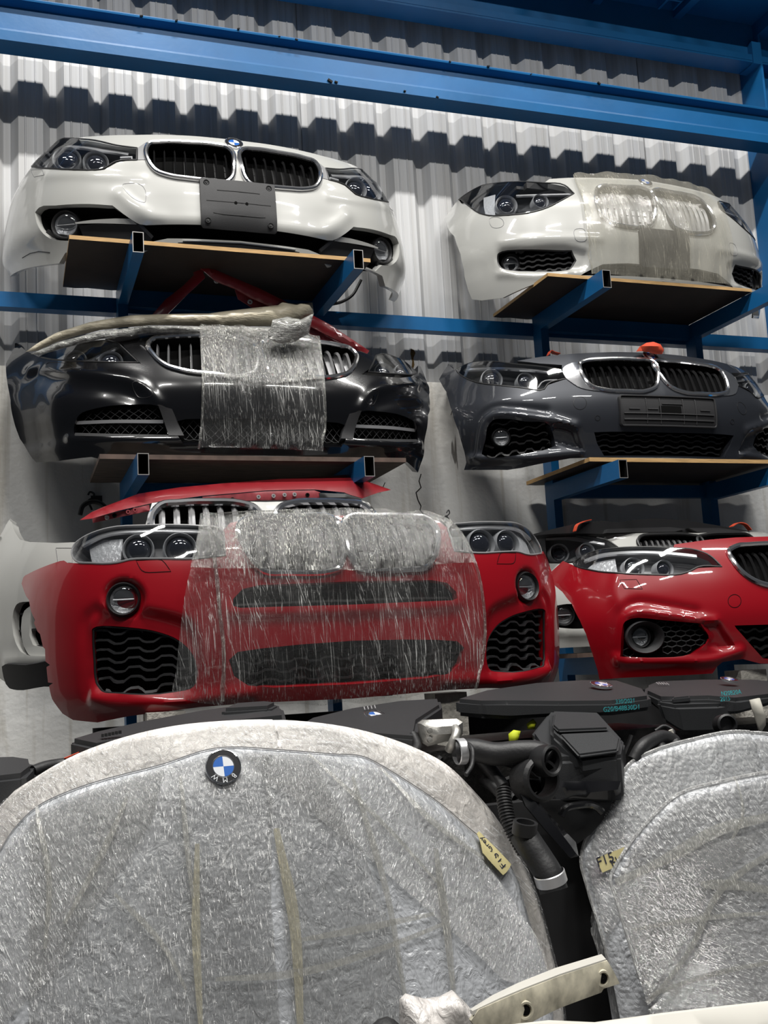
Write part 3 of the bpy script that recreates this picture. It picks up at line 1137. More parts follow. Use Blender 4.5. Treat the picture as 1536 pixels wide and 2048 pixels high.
# ------------------------------------------------------------------ white saloon nose, upper left
def build_white_saloon():
    sh = Shell((0.925, 4.225, 3.35),
               [(0, 0), (0.25, 0.012), (0.45, 0.05), (0.62, 0.12), (0.76, 0.24), (0.85, 0.38), (0.895, 0.53), (0.912, 0.68)],
               [(-0.2, -0.10), (-0.12, -0.05), (-0.05, -0.012), (0.0, 0.0), (0.06, 0.02), (0.10, 0.04), (0.2, 0.042), (0.3, 0.028), (0.38, 0.012), (0.44, -0.012), (0.50, -0.045), (0.56, -0.09), (0.62, -0.14)],
               zr=(-0.2, 0.62))
    t = thing('car_front_bumper', 'white car front bumper with two bare chrome kidney grilles and a grey number plate holder', 'bumper', sh.loc)
    tr = sh.tr
    # half outlines read from the photograph, left side, then mirrored
    hl = tr(cr([(148, 277), (110, 277), (90, 278), (65, 284), (48, 298), (45, 308), (52, 324), (66, 333), (100, 337), (190, 340), (205, 338), (232, 323), (252, 320), (273, 320), (273, 320), (274, 296), (274, 296), (235, 291), (190, 281), (148, 277)], True, 4))
    kd = tr(cr([(292, 300), (297, 290), (320, 286), (380, 287), (430, 291), (455, 297), (466, 308), (468, 330), (464, 356), (455, 364), (430, 363), (380, 358), (335, 351), (312, 342), (298, 325)], True, 4))
    half = [(0, sh.inv(462, 279)[1])] + tr([(400, 273), (340, 270), (270, 270), (200, 272), (155, 276)]) + tr([(160, 281), (190, 284), (215, 289), (235, 293), (276, 298), (276, 321), (252, 322), (234, 325), (208, 340), (190, 342), (100, 339), (62, 335), (48, 326), (38, 312)])
    zt = half[-1][1]
    half += [(-sh.L + 0.16, zt - 0.01), (-sh.L + 0.03, zt - 0.06), (-sh.L, zt - 0.15), (-sh.L + 0.02, zt - 0.3), (-sh.L + 0.06, sh.inv(60, 536)[1] + 0.05)] + tr([(72, 533), (118, 527)]) + [(-0.74, 0.004), (-0.4, 0.004), (0, 0.004)]
    opening = tr(cr([(70, 425), (78, 415), (110, 411), (180, 408), (225, 411), (225, 411), (258, 436), (280, 449), (320, 451)], False, 3)) + [(0, 0.088)]
    op_b = [(0, 0.014), (-0.4, 0.014), (-0.68, 0.01)] + tr(cr([(135, 482), (100, 477), (82, 462), (72, 440), (70, 425)], False, 3))[:-1]
    ophalf = opening + op_b
    ophole = [p for p in opening] + mir(opening[:-1]) + mir(op_b[1:])[:] + [(0, 0.012)] + op_b[1:]
    ophole = [(float(a), float(b)) for a, b in opening] + mir(opening[:-1]) + [(-u, z) for u, z in reversed(op_b[1:])] + op_b
    sh.relief.append(both(ridge(tr([(242, 392), (268, 412), (300, 436), (340, 446), (420, 450)]), 0.034, 0.010)))
    sh.relief.append(both(ridge(tr([(92, 352), (130, 350), (200, 352), (285, 357)]), 0.02, 0.004)))
    holes = [ophole, hl, mir(hl), kd, mir(kd)]
    # headlights lie on the outline, so only cut the parts that lie inside
    sh.sheet('bumper_cover', sym(half), [ophole, inset(kd, -0.006), mir(inset(kd, -0.006))], 'white', t, rim=0.03, step=0.012)
    pocket(sh, 'lower_opening', inset(ophole, -0.002), 0.09, 'void', t, off=-0.002, step=0.05)
    for s in (1, -1):
        f = (lambda q: q) if s == 1 else mir
        kidney(sh, f(kd), t, 8, 'plastic', 'chrome', fr=0.0105, slatw=0.0035)
        ls = [(*sh.inv(122, 307), 0.048, 'c'), (*sh.inv(184, 313), 0.042, 'c')]
        h = headlight(sh, f(hl), t, [(s * u, z, r, k) for u, z, r, k in ls], depth=0.10, housing='lamphouse')
        ribbon(sh, 'lamp_brow', f(tr([(80, 283), (130, 284), (200, 292), (255, 300)])), 0.012, 'satin', h, off=-0.02)
        ribbon(sh, 'light_guide', f(tr([(238, 307), (262, 306), (262, 312), (238, 313)])), 0.008, 'satin', h, off=-0.02)
        sh.sheet('reflector', f(tr([(58, 300), (75, 290), (80, 330), (66, 326)])), (), 'reflector', h, off=-0.04, rim=0)
        sh.sheet('grille_corner', f(tr([(276, 296), (292, 285), (300, 285), (292, 298), (296, 320), (276, 320)])), (), 'lampgrey', t, off=0.002, rim=0.02)
        u, z = sh.inv(121, 446)
        roundlamp(sh, 'fog_lamp', s * u, z, 0.047, t, 'reflector', 'plastic', off=-0.035, blend=0.4)
        # slim white blade and black lower trim in the opening
        sh.sheet('air_blade', f(tr([(147, 444), (180, 439), (230, 436), (258, 437), (272, 447), (272, 450), (200, 447), (148, 447)])), (), 'white', t, off=-0.012, rim=0.02)
        sh.sheet('opening_trim', f(tr([(150, 452), (200, 450), (272, 452), (302, 473), (302, 482), (160, 474)])), (), 'matte', t, off=-0.03, rim=0.02)
        ribbon(sh, 'opening_lip', f(tr([(86, 462), (98, 474), (140, 480)])), 0.022, 'plastic', t, off=-0.02)
        ribbon(sh, 'divider_bar', f(tr([(268, 440), (305, 475)])), 0.012, 'matte', t, off=-0.005)
        groove(sh, f(tr([(63, 340), (84, 339), (90, 350), (69, 354)])), t, 'washer_cover_seam', 0.001, 'lampgrey')
    groove(sh, tr(cr([(246, 369), (256, 367), (280, 369), (287, 374), (292, 396), (290, 405), (280, 404), (258, 390)], True, 3)), t, 'tow_cover_seam', 0.0012, 'lampgrey')
    # lower lip with satin strip
    lip = [(-0.42, -0.01), (-0.3, 0.016), (0, 0.022), (0.3, 0.016), (0.42, -0.01)]
    ribbon(sh, 'lower_lip', lip, 0.03, 'white', t, off=0.004, th=0.03)
    ribbon(sh, 'lip_strip', [(-0.26, 0.014), (0, 0.02), (0.26, 0.014)], [0.004, 0.018, 0.018, 0.004], 'plastic', t, off=0.008, th=0.01)
    ribbon(sh, 'chrome_strip', [(-0.24, 0.022), (0, 0.028), (0.24, 0.022)], 0.004, 'chrome', t, off=0.012, th=0.01)
    # number plate holder
    hp = 0.158
    zc = (sh.inv(476, 367)[1] + sh.inv(476, 461)[1]) / 2
    hh = (sh.inv(476, 367)[1] - sh.inv(476, 461)[1]) / 2
    uc = sh.inv(476, 415)[0]
    ho = rrect(uc, zc, hp, hh, 0.01)
    ph = sh.sheet('plate_holder', ho, (), 'matte', t, off=0.02, rim=0.03, step=0.03)
    for a in (-1, 1):
        for b in (-1, 1):
            c = sh.pt(np.array(uc + a * (hp - 0.026)), np.array(zc + b * (hh - 0.022)), np.array(0.021))
            mb = MB(); mb.add(*lathe([(0.013, 0), (0.011, 0.002), (0.008, -0.001), (0.006, -0.001), (0.004, 0.002), (0.0005, 0.002)], 16, c)); mb.build('screw', 'plastic', ph)
    for a, b in ((-0.012, 0), (0.03, 0)):
        c = sh.pt(np.array(uc + a), np.array(zc + b), np.array(0.021))
        mb = MB(); mb.add(*lathe([(0.007, 0), (0.006, 0.001), (0.0005, 0.001)], 12, c)); mb.build('hole_plug', 'void', ph)
    for zz, l in ((0.5, 0.09), (0.02, 0.135), (-0.5, 0.11)):
        mb = MB(); mb.tube(sh.line([(uc - l, zc + zz * hh), (uc + l, zc + zz * hh)], 0.0205), 0.0015, 4); mb.build('holder_rib', 'plastic', ph)
    u, z = sh.inv(470, 288)
    u = 0
    roundel('badge', sh.pt(np.array(u), np.array(z), np.array(0.003)), sh.normal(np.array(u), np.array(z)), (0, 0, 1), 0.04, t)
    mb = MB()
    e = [sh.pt(np.array(a), np.array(b), np.array(0.001)) for a, b in tr([(45, 516), (60, 507), (78, 503), (100, 505)])]
    mb.tube(e, 0.0018, 4); mb.build('paint_scuff', 'matte', t)
    return sh, t
SH_TL, T_TL = build_white_saloon()
# ------------------------------------------------------------------ generic nose
def nose(spec):
    sh = Shell(spec['loc'], spec['plan'], spec['prof'], spec.get('rot', 0), spec.get('zr', (-0.15, 0.62)))
    t = thing(spec.get('name', 'car_front_bumper'), spec['label'], 'bumper', sh.loc, rot=(0, 0, spec.get('rot', 0)))
    tr = sh.tr
    def outl(p):
        p = [q for q in p]
        return tr(cr(p, True, 4)) if all(not isinstance(q[0], str) for q in p) else tr(p)
    half = tr(spec['half'])
    holes = []
    for poly, w, h in spec.get('plateaus', ()):
        sh.relief.append(both(plateau(outl(poly), w, h)))
    for line, w, h in spec.get('ridges', ()):
        sh.relief.append(both(ridge(tr(cr(line, False, 4)), w, h)))
    sides = spec.get('sides', (1, -1))
    kd = outl(spec['kidney']) if 'kidney' in spec else None
    hl = outl(spec['hl']) if 'hl' in spec else None
    pk = []
    for h in spec.get('holes', ()):
        o = outl(h['px'])
        if h.get('sym'):
            o = tr(h['px']); o = o + mir([q for q in o if abs(q[0]) > 1e-6])
            pk.append((o, h)); holes.append(o)
        else:
            for s in (1, -1):
                q = o if s == 1 else mir(o)
                pk.append((q, h)); holes.append(q)
    if kd:
        holes += [inset(kd, -0.004), mir(inset(kd, -0.004))]
    full = sym(half) if 'right' not in spec else half + list(reversed(tr(spec['right'])))
    cover = sh.sheet('bumper_cover', full, holes, spec['paint'], t, rim=spec.get('rim', 0.03), step=spec.get('step', 0.010))
    skip = [(s_ * sh.inv(fg[0], fg[1])[0], sh.inv(fg[0], fg[1])[1], fg[2] * 1.35) for fg in spec.get('fogs', ()) for s_ in (1, -1)]
    for o, h in pk:
        p = pocket(sh, h.get('name', 'air_intake'), inset(o, -0.002), h.get('depth', 0.07), h.get('mat', 'void'), t, off=-0.002)
        if 'bars' in h:
            wavy_bars(sh, 'grille_bar', inset(o, 0.004), h['bars'], h.get('barmat', 'plastic'), p, skip=skip, **h.get('barkw', {}))
        if h.get('edge'):
            sh.ring('intake_edge', inset(o, 0.003), h['edge'], 'plastic', p, off=-0.006, n=6)
    for s in sides:
        f = (lambda q: q) if s == 1 else mir
        if kd:
            kidney(sh, f(kd), t, **spec['kid'])
        if hl:
            lamps = [(s * sh.inv(x, y)[0], sh.inv(x, y)[1], r, k) for x, y, r, k in spec['lamps']]
            h = headlight(sh, f(hl), t, lamps, depth=spec.get('hld', 0.09), housing=spec.get('housing', 'lamphouse'), edge=spec.get('hledge', 'plastic'))
            for px, w, m in spec.get('brows', ()):
                ribbon(sh, 'light_strip', f(tr(cr(px, False, 4))), w, m, h, off=-0.012)
            for px, m in spec.get('refl', ()):
                sh.sheet('reflector', f(tr(px)), (), m, h, off=-0.035, rim=0)
        for fg in spec.get('fogs', ()):
            u, z = sh.inv(fg[0], fg[1])
            roundlamp(sh, 'fog_lamp', s * u, z, fg[2], t, fg[3] if len(fg) > 3 else 'reflector', fg[4] if len(fg) > 4 else 'plastic', off=fg[5] if len(fg) > 5 else -0.03)
        for px, w, m, off in spec.get('strips', ()):
            ribbon(sh, 'trim_strip', f(tr(cr(px, False, 4))), w, m, t, off=off)
        for nm, px, m, off, rim in spec.get('plates', ()):
            sh.sheet(nm, f(outl(px)) if len(px) > 6 else f(tr(px)), (), m, t, off=off, rim=rim)
        for nm, px in spec.get('seams', ()):
            groove(sh, f(tr(cr(px, True, 4))), t, nm, 0.0012, spec.get('seammat', 'plastic'))
    return sh, t


def circle_px(x, y, r, n=10, ry=None):
    ry = ry or r
    return [(x + r * math.cos(2 * math.pi * i / n), y + ry * math.sin(2 * math.pi * i / n)) for i in range(n)]


# ------------------------------------------------------------------ white hatchback nose in milky film, upper right
cxx = aty(1316, 420, 4.2)[0]
SH_TR, T_TR = nose(dict(
    loc=(cxx, 4.205, 3.349), paint='white',
    label='white car front bumper with its middle wrapped in milky film, by the corner column',
    plan=[(0, 0), (0.25, 0.012), (0.45, 0.05), (0.62, 0.12), (0.76, 0.24), (0.85, 0.37), (0.90, 0.51), (0.92, 0.65)],
    prof=[(-0.2, -0.08), (-0.1, -0.03), (0.0, 0.0), (0.06, 0.012), (0.12, 0.02), (0.2, 0.03), (0.3, 0.022), (0.38, 0.006), (0.46, -0.03), (0.54, -0.075), (0.62, -0.13)],
    half=[('c', 1303, 362), (1208, 356), (1130, 356), (1099, 358), (1089, 365), (1130, 373), (1149, 387), (1130, 398), (1095, 416), (1056, 428), (1017, 432), (978, 433), (958, 428), (939, 414), (917, 395), (911, 397),
          (890, 437), (893, 444), (909, 473), (921, 508), (927, 535), (929, 553), (937, 582), (944, 599), (964, 601), (1005, 596), ('u', -0.62, 0.004), ('u', -0.4, 0.003), ('u', 0, 0.003)],
    hl=[(917, 393), (917, 393), (938, 412), (958, 426), (978, 431), (1017, 430), (1056, 426), (1095, 415), (1130, 397), (1148, 387), (1148, 387), (1130, 371), (1087, 366), (1036, 364), (989, 367), (954, 374), (931, 385)],
    lamps=[(1007, 402, 0.043, 'c'), (1079, 394, 0.032, 'c')], brows=[([(1031, 387), (1090, 385), (1144, 384)], 0.008, 'satin')],
    refl=[([(960, 385), (985, 378), (985, 428), (965, 424)], 'reflector')],
    kidney=[(1191, 390), (1193, 379), (1202, 374), (1247, 375), (1288, 379), (1304, 389), (1309, 408), (1308, 434), (1300, 451), (1286, 455), (1247, 453), (1218, 445), (1202, 432), (1193, 410)],
    kid=dict(nslat=10, slatmat='satin', framemat='chrome', fr=0.0105, slatw=0.006, depth=0.05, backmat='plastic'),
    holes=[dict(px=[(993, 516), (995, 506), (1003, 501), (1075, 497), (1145, 498), (1145, 498), (1155, 518), (1155, 518), (1141, 537), (1124, 541), (1016, 540), (1001, 536), (995, 528)], depth=0.06, bars=5,
                barkw=dict(wave=0.003, period=0.05, th=0.004, off=-0.015), edge=0.006),
           dict(px=[('u', 0, 0.075), ('u', -0.2, 0.078), ('u', -0.33, 0.07), ('u', -0.42, 0.03), ('u', -0.44, 0.018), ('u', 0, 0.018)], sym=True, depth=0.06, bars=3, barkw=dict(wave=0.0, th=0.005))],
    ridges=[([(1000, 484), (1060, 478), (1120, 476), (1200, 478)], 0.020, 0.0064), ([(1000, 548), (1060, 547), (1150, 548)], 0.020, 0.0080)],
    plateaus=[([(988, 520), (992, 500), (1060, 489), (1150, 489), (1180, 500), (1175, 540), (1140, 548), (1010, 546)], 0.035, -0.02)],
    fogs=[(1015, 522, 0.036, 'reflector', 'plastic', -0.035)],
    seams=[('washer_cover_seam', [(979, 438), (1000, 436), (1006, 441), (1007, 450), (1003, 454), (984, 454)]), ('tow_cover_seam', [(1149, 460), (1168, 459), (1172, 470), (1172, 480), (1152, 481)])], seammat='lampgrey'))
sh, t = SH_TR, T_TR
zc = (sh.inv(1317, 461)[1] + sh.inv(1317, 537)[1]) / 2
hh = (sh.inv(1317, 461)[1] - sh.inv(1317, 537)[1]) / 2
sh.sheet('plate_holder', rrect(0, zc, 0.14, hh, 0.02), (), 'matte', t, off=0.014, rim=0.02, step=0.03)
z = sh.inv(1303, 367)[1]
roundel('badge', sh.pt(np.array(0.), np.array(z), np.array(0.003)), sh.normal(np.array(0.), np.array(z)), (0, 0, 1), 0.038, t)
fl = sh.tr(cr([(1146, 357), (1152, 374), (1163, 400), (1170, 440), (1175, 480), (1180, 520), (1182, 549)], False, 4))
fr_ = [(-u * 1.0 + 0.0, z) for u, z in fl]
film_band(sh, 'plastic_film', fl + [(0.0, 0.004)] + fr_[::-1] + [(0.0, sh.inv(1303, 362)[1])], t, 'filmsoft', off=0.03, seed=2, amp=0.005)
mb = MB(); mb.tube([sh.pt(np.array(u), np.array(z), np.array(0.02)) for u, z in fl], 0.004, 6); mb.build('film_edge', 'filmsoft', t)
mb = MB(); mb.box((-0.62, 0.17, 0.50), (-0.36, 0.42, 0.53)); mb.box((-0.66, 0.2, 0.505), (-0.6, 0.3, 0.52)); mb.build('slam_panel', 'matte', t)

# ------------------------------------------------------------------ dark grey coupe nose, middle right
cxx = aty(1323, 770, 4.2)[0]
SH_MR, T_MR = nose(dict(
    loc=(cxx, 4.205, 2.472), paint='grey',
    label='dark grey metallic car front bumper with chrome-edged kidney grilles on the right middle shelf',
    plan=[(0, 0), (0.25, 0.010), (0.45, 0.04), (0.62, 0.10), (0.76, 0.20), (0.86, 0.33), (0.92, 0.46), (0.955, 0.60)],
    prof=[(-0.2, -0.08), (-0.1, -0.03), (0.0, 0.0), (0.06, 0.012), (0.12, 0.03), (0.2, 0.045), (0.28, 0.04), (0.36, 0.01), (0.44, -0.025), (0.52, -0.07), (0.6, -0.13)],
    half=[('c', 1310, 706), (1230, 704), (1140, 708), (1080, 714), (1034, 722), (1080, 727), (1124, 730), (1124, 738), (1132, 758), (1096, 770), (1089, 780), (1042, 777), (993, 771), (960, 768), (933, 759), (914, 744), (901, 733), (896, 728),
          (868, 749), (878, 759), (893, 784), (904, 822), (917, 861), (928, 901), (933, 925), (928, 940), (960, 940), (1015, 940), (1042, 936), ('u', -0.5, 0.003), ('u', -0.3, 0.003), ('u', 0, 0.003)],
    hl=[(912, 740), (912, 740), (935, 728), (984, 723), (1026, 728), (1081, 733), (1122, 739), (1122, 739), (1131, 757), (1131, 757), (1095, 768), (1088, 778), (1041, 775), (993, 770), (960, 766), (933, 757), (916, 745)],
    lamps=[(976, 752, 0.042, 'c'), (1048, 755, 0.034, 'c')], brows=[([(925, 736), (984, 733), (1060, 736), (1119, 741)], 0.012, 'chrome'), ([(1076, 772), (1084, 761), (1115, 756)], 0.005, 'lampgrey')],
    kidney=[(1159, 729), (1166, 724), (1218, 719), (1271, 720), (1302, 723), (1313, 733), (1315, 753), (1311, 774), (1294, 782), (1254, 783), (1207, 780), (1181, 772), (1167, 755), (1160, 738)],
    kid=dict(nslat=9, slatmat='plastic', framemat='chrome', fr=0.0105, slatw=0.0035),
    holes=[dict(px=[(966, 909), (972, 878), (978, 850), (988, 840), (1010, 838), (1050, 843), (1100, 852), (1108, 870), (1110, 890), (1092, 899), (1066, 905)], depth=0.06, bars=5, barkw=dict(wave=0.005, period=0.07, th=0.003, off=-0.02)),
           dict(px=[('u', 0, 0.118), ('u', -0.3, 0.12), ('u', -0.385, 0.118), ('u', -0.37, 0.07), ('u', -0.335, 0.012), ('u', 0, 0.012)], sym=True, depth=0.06, bars=4, barkw=dict(wave=0.004, period=0.085, th=0.003, off=-0.03))],
    ridges=[([(957, 915), (963, 868), (972, 840), (988, 829), (1020, 827), (1060, 832), (1110, 842), (1150, 852)], 0.022, 0.0160), ([(948, 905), (954, 860), (964, 832), (985, 817), (1030, 816), (1090, 822)], 0.020, -0.0096),
            ([(944, 919), (1000, 917), (1066, 915), (1110, 910), (1158, 906)], 0.022, 0.0176)],
    plateaus=[([(1100, 850), (1150, 856), (1160, 880), (1172, 902), (1120, 892), (1108, 890)], 0.02, -0.02)],
    fogs=[(999, 876, 0.034, 'reflector', 'plastic', -0.03)],
    seams=[('tow_cover_seam', circle_px(1160, 806, 13)), ('sensor_seam', circle_px(1195, 836, 5, 8))],
    plates=[('chrome_corner', [(1126, 738), (1140, 728), (1156, 726), (1158, 740), (1166, 758), (1180, 775), (1200, 782), (1160, 776), (1138, 762), (1132, 757)], 'chrome', 0.004, 0.015)]))
sh, t = SH_MR, T_MR
zc = (sh.inv(1325, 794)[1] + sh.inv(1325, 854)[1]) / 2
hh = (sh.inv(1325, 794)[1] - sh.inv(1325, 854)[1]) / 2
hw = 0.262
ph = sh.sheet('plate_holder', rrect(0, zc, hw, hh, 0.014), (), 'matte', t, off=0.012, rim=0.02, step=0.03)
sh.ring('holder_rim', rrect(0, zc, hw - 0.005, hh - 0.005, 0.012), 0.0045, 'matte', ph, off=0.016, n=6)
for zz in (-0.55, -0.18):
    mb = MB(); mb.tube(sh.line([(-hw * 0.93, zc + zz * hh), (hw * 0.93, zc + zz * hh)], 0.015), 0.0032, 5); mb.build('holder_rib', 'matte', ph)
for uu in (-0.48, -0.2, 0.28, 0.55):
    mb = MB(); mb.tube(sh.line([(uu * hw, zc - hh * 0.8), (uu * hw, zc + hh * 0.8)], 0.014), 0.0028, 5); mb.build('holder_rib', 'matte', ph)
for uu, zz in ((-0.05, 0.45), (0.16, 0.45), (-0.72, 0.1), (0.75, 0.1), (-0.35, 0.1)):
    mb = MB(); mb.tube(sh.line([((uu - 0.11) * hw, zc + zz * hh), ((uu + 0.1) * hw, zc + zz * hh)], 0.014), 0.0028, 5); mb.build('holder_rib', 'matte', ph)
sh.sheet('clip_slot', rrect(0.0, zc + 0.1 * hh, 0.06, 0.016, 0.004), (), 'void', ph, off=0.0135, rim=0)
z = sh.inv(1300, 713)[1]
ub = sh.inv(1300, 713)[0]
roundel('badge', sh.pt(np.array(ub), np.array(z), np.array(0.004)), sh.normal(np.array(ub), np.array(z)), (0, 0, 1), 0.04, t)
# orange webbing over the badge
def strap(name, lab, px, Y, w, th=0.004, cat='strap', group=None):
    p = np.array([aty(x, y, yy) for (x, y), yy in zip(px, Y)])
    c = p.mean(0); c[2] = p[:, 2].min()
    p = np.array(cr(p - c, False, 6))
    v, f = [], []
    for q in p:
        for dy, dz in ((-w / 2, 0), (w / 2, 0.0), (w / 2, th), (-w / 2, th)):
            v.append(q + np.array([0, dy, dz]))
    n = len(p)
    for i in range(n - 1):
        for a in range(4):
            b = (a + 1) % 4
            f.append((4 * i + a, 4 * i + b, 4 * i + 4 + b, 4 * i + 4 + a))
    f += [(0, 1, 2, 3), (4 * n - 1, 4 * n - 2, 4 * n - 3, 4 * n - 4)]
    o = mesh_obj(name, v, f, 'orange')
    o.location = c
    return tag(o, lab, cat, group)
yb_ = SH_MR.world(SH_MR.pt(np.array(ub), np.array(z), np.array(0.0)))[1]
ORANGE_AT = yb_
strap('orange_strap', 'small orange strap end behind the dark grey bumper', [(1096, 711), (1101, 703), (1107, 706), (1118, 709)], [4.45] * 4, 0.03)
# ------------------------------------------------------------------ black roadster nose, middle left
SH_ML, T_ML = nose(dict(
    loc=(aty(524, 720, 4.2)[0], 4.215, 2.458), paint='black',
    label='glossy black car front bumper with clear film round its middle on the left middle shelf',
    plan=[(0, 0), (0.25, 0.012), (0.45, 0.05), (0.64, 0.12), (0.78, 0.22), (0.87, 0.33), (0.95, 0.42), (1.05, 0.50)],
    prof=[(-0.2, -0.08), (-0.1, -0.03), (0.0, 0.0), (0.06, 0.02), (0.12, 0.02), (0.2, 0.035), (0.28, 0.035), (0.36, 0.01), (0.44, -0.025), (0.52, -0.07), (0.6, -0.125)],
    half=[('c', 515, 668), (430, 661), (330, 662), (270, 668), (210, 678), (238, 686), (246, 690), (282, 727), (240, 726), (208, 725), (133, 722), (100, 719), (77, 714), (54, 703), (33, 684), (24, 672), (2, 690), (3, 729), (21, 800), (40, 878), (72, 925), (119, 922), (183, 914), ('u', -0.66, 0.003), ('u', -0.4, 0.003), ('u', 0, 0.003)],
    right=[(600, 672), (650, 684), (700, 697), (740, 710), (763, 719), (722, 749), (760, 753), (800, 756), (838, 752), (836, 731), (841, 733), (852, 760), (860, 785), (856, 830), (849, 881), (836, 945), (815, 925), (790, 916), ('u', 0.66, 0.003), ('u', 0.4, 0.003)],
    hl=[(80, 714), (80, 714), (116, 696), (171, 686), (218, 682), (237, 687), (237, 687), (277, 725), (277, 725), (208, 724), (133, 721), (100, 718)],
    lamps=[(140, 712, 0.038, 'c'), (215, 715, 0.04, 'c')], brows=[([(168, 720), (205, 703), (236, 688)], 0.009, 'chrome')], refl=[([(90, 714), (116, 699), (132, 697), (128, 719)], 'reflector')],
    kidney=[(296, 692), (304, 680), (332, 675), (405, 672), (455, 673), (484, 677), (507, 687), (515, 716), (507, 745), (484, 752), (426, 749), (363, 741), (328, 729), (307, 710)],
    kid=dict(nslat=9, slatmat='satin', framemat='chrome', fr=0.0105, slatw=0.004, depth=0.06),
    holes=[dict(px=[(149, 850), (158, 830), (190, 817), (300, 809), (318, 813), (318, 813), (336, 870), (336, 870), (152, 872), (148, 862)], depth=0.05),
           dict(px=[('u', 0, 0.155), ('u', -0.32, 0.15), ('u', -0.385, 0.135), ('u', -0.33, 0.045), ('u', 0, 0.04)], sym=True, depth=0.05)],
    ridges=[([(60, 738), (130, 742), (210, 750), (270, 763), (300, 785), (318, 806)], 0.024, 0.0112), ([(75, 745), (130, 770), (210, 778), (270, 790)], 0.041, -0.0160), ([(140, 877), (240, 880), (400, 880)], 0.020, 0.0112)],
    strips=[([(148, 846), (220, 843), (326, 843)], 0.013, 'satin', -0.012), ([(150, 868), (240, 870), (340, 872)], 0.012, 'matte', -0.004)],
    plates=[('intake_divider', [(317, 811), (344, 818), (368, 872), (338, 872)], 'matte', 0.002, 0.02)],
    seams=[('washer_cover_seam', [(92, 728), (140, 729), (148, 735), (142, 739), (98, 737)]), ('tow_cover_seam', [(266, 766), (285, 765), (306, 786), (304, 792), (275, 792)])]))
sh, t = SH_ML, T_ML
# diagonal wire mesh in the intakes: fine wires, joined
def net(sh, poly, parent, off, pitch=0.035, r=0.0014, slope=1.0, m='matte'):
    P = np.array(poly); lo, hi = P.min(0), P.max(0)
    mb = MB()
    for sgn in (1, -1):
        c0 = np.arange(-3, 3, pitch)
        for c in c0:
            us = np.linspace(lo[0], hi[0], max(4, int((hi[0] - lo[0]) / 0.012)))
            zs = sgn * slope * us + c
            q = np.stack([us, zs], 1)
            ins = inside(q, P)
            k = 0
            while k < len(us):
                if ins[k]:
                    j = k
                    while j + 1 < len(us) and ins[j + 1]: j += 1
                    if j > k:
                        mb.tube(sh.pt(us[k:j + 1:max(1, (j - k) // 3)], zs[k:j + 1:max(1, (j - k) // 3)], np.full(len(us[k:j + 1:max(1, (j - k) // 3)]), off)), r, 4, caps=False)
                    k = j + 1
                else:
                    k += 1
    if mb.v:
        return tag(mb.build('wire_mesh', m, parent), kind='stuff')
cen = [(0, 0.15), (-0.32, 0.145), (-0.375, 0.132), (-0.325, 0.05), (0, 0.045), (0.325, 0.05), (0.375, 0.132), (0.32, 0.145)]
net(sh, cen, t, -0.02, 0.034)
sd = sh.tr([(152, 850), (160, 832), (190, 819), (300, 811), (316, 814), (332, 868), (155, 870)])
net(sh, sd, t, -0.02, 0.03, slope=0.8); net(sh, mir(sd), t, -0.02, 0.03, slope=0.8)
fl = sh.tr(cr([(401, 662), (403, 700), (405, 746), (405, 808), (401, 870), (397, 893)], False, 4))
fr_ = sh.tr(cr([(634, 684), (641, 746), (646, 829), (644, 877), (640, 900)], False, 4))
film_band(sh, 'plastic_film', fl + fr_[::-1] + [(0.0, sh.inv(515, 668)[1])], t, 'film', off=0.024, seed=5, amp=0.006)
up_ = [p for p in fl if p[1] > 0.29] + [(0.0, 0.285)] + [p for p in reversed(fr_) if p[1] > 0.29] + [(0.0, sh.inv(515, 668)[1])]
film_band(sh, 'plastic_film', up_, t, 'filmwhite', off=0.036, seed=6, amp=0.006)
for e in (fl, fr_):
    mb = MB(); mb.tube([sh.pt(np.array(u), np.array(z), np.array(0.026)) for u, z in e], 0.005, 6); mb.build('film_edge', 'filmwhite', t)

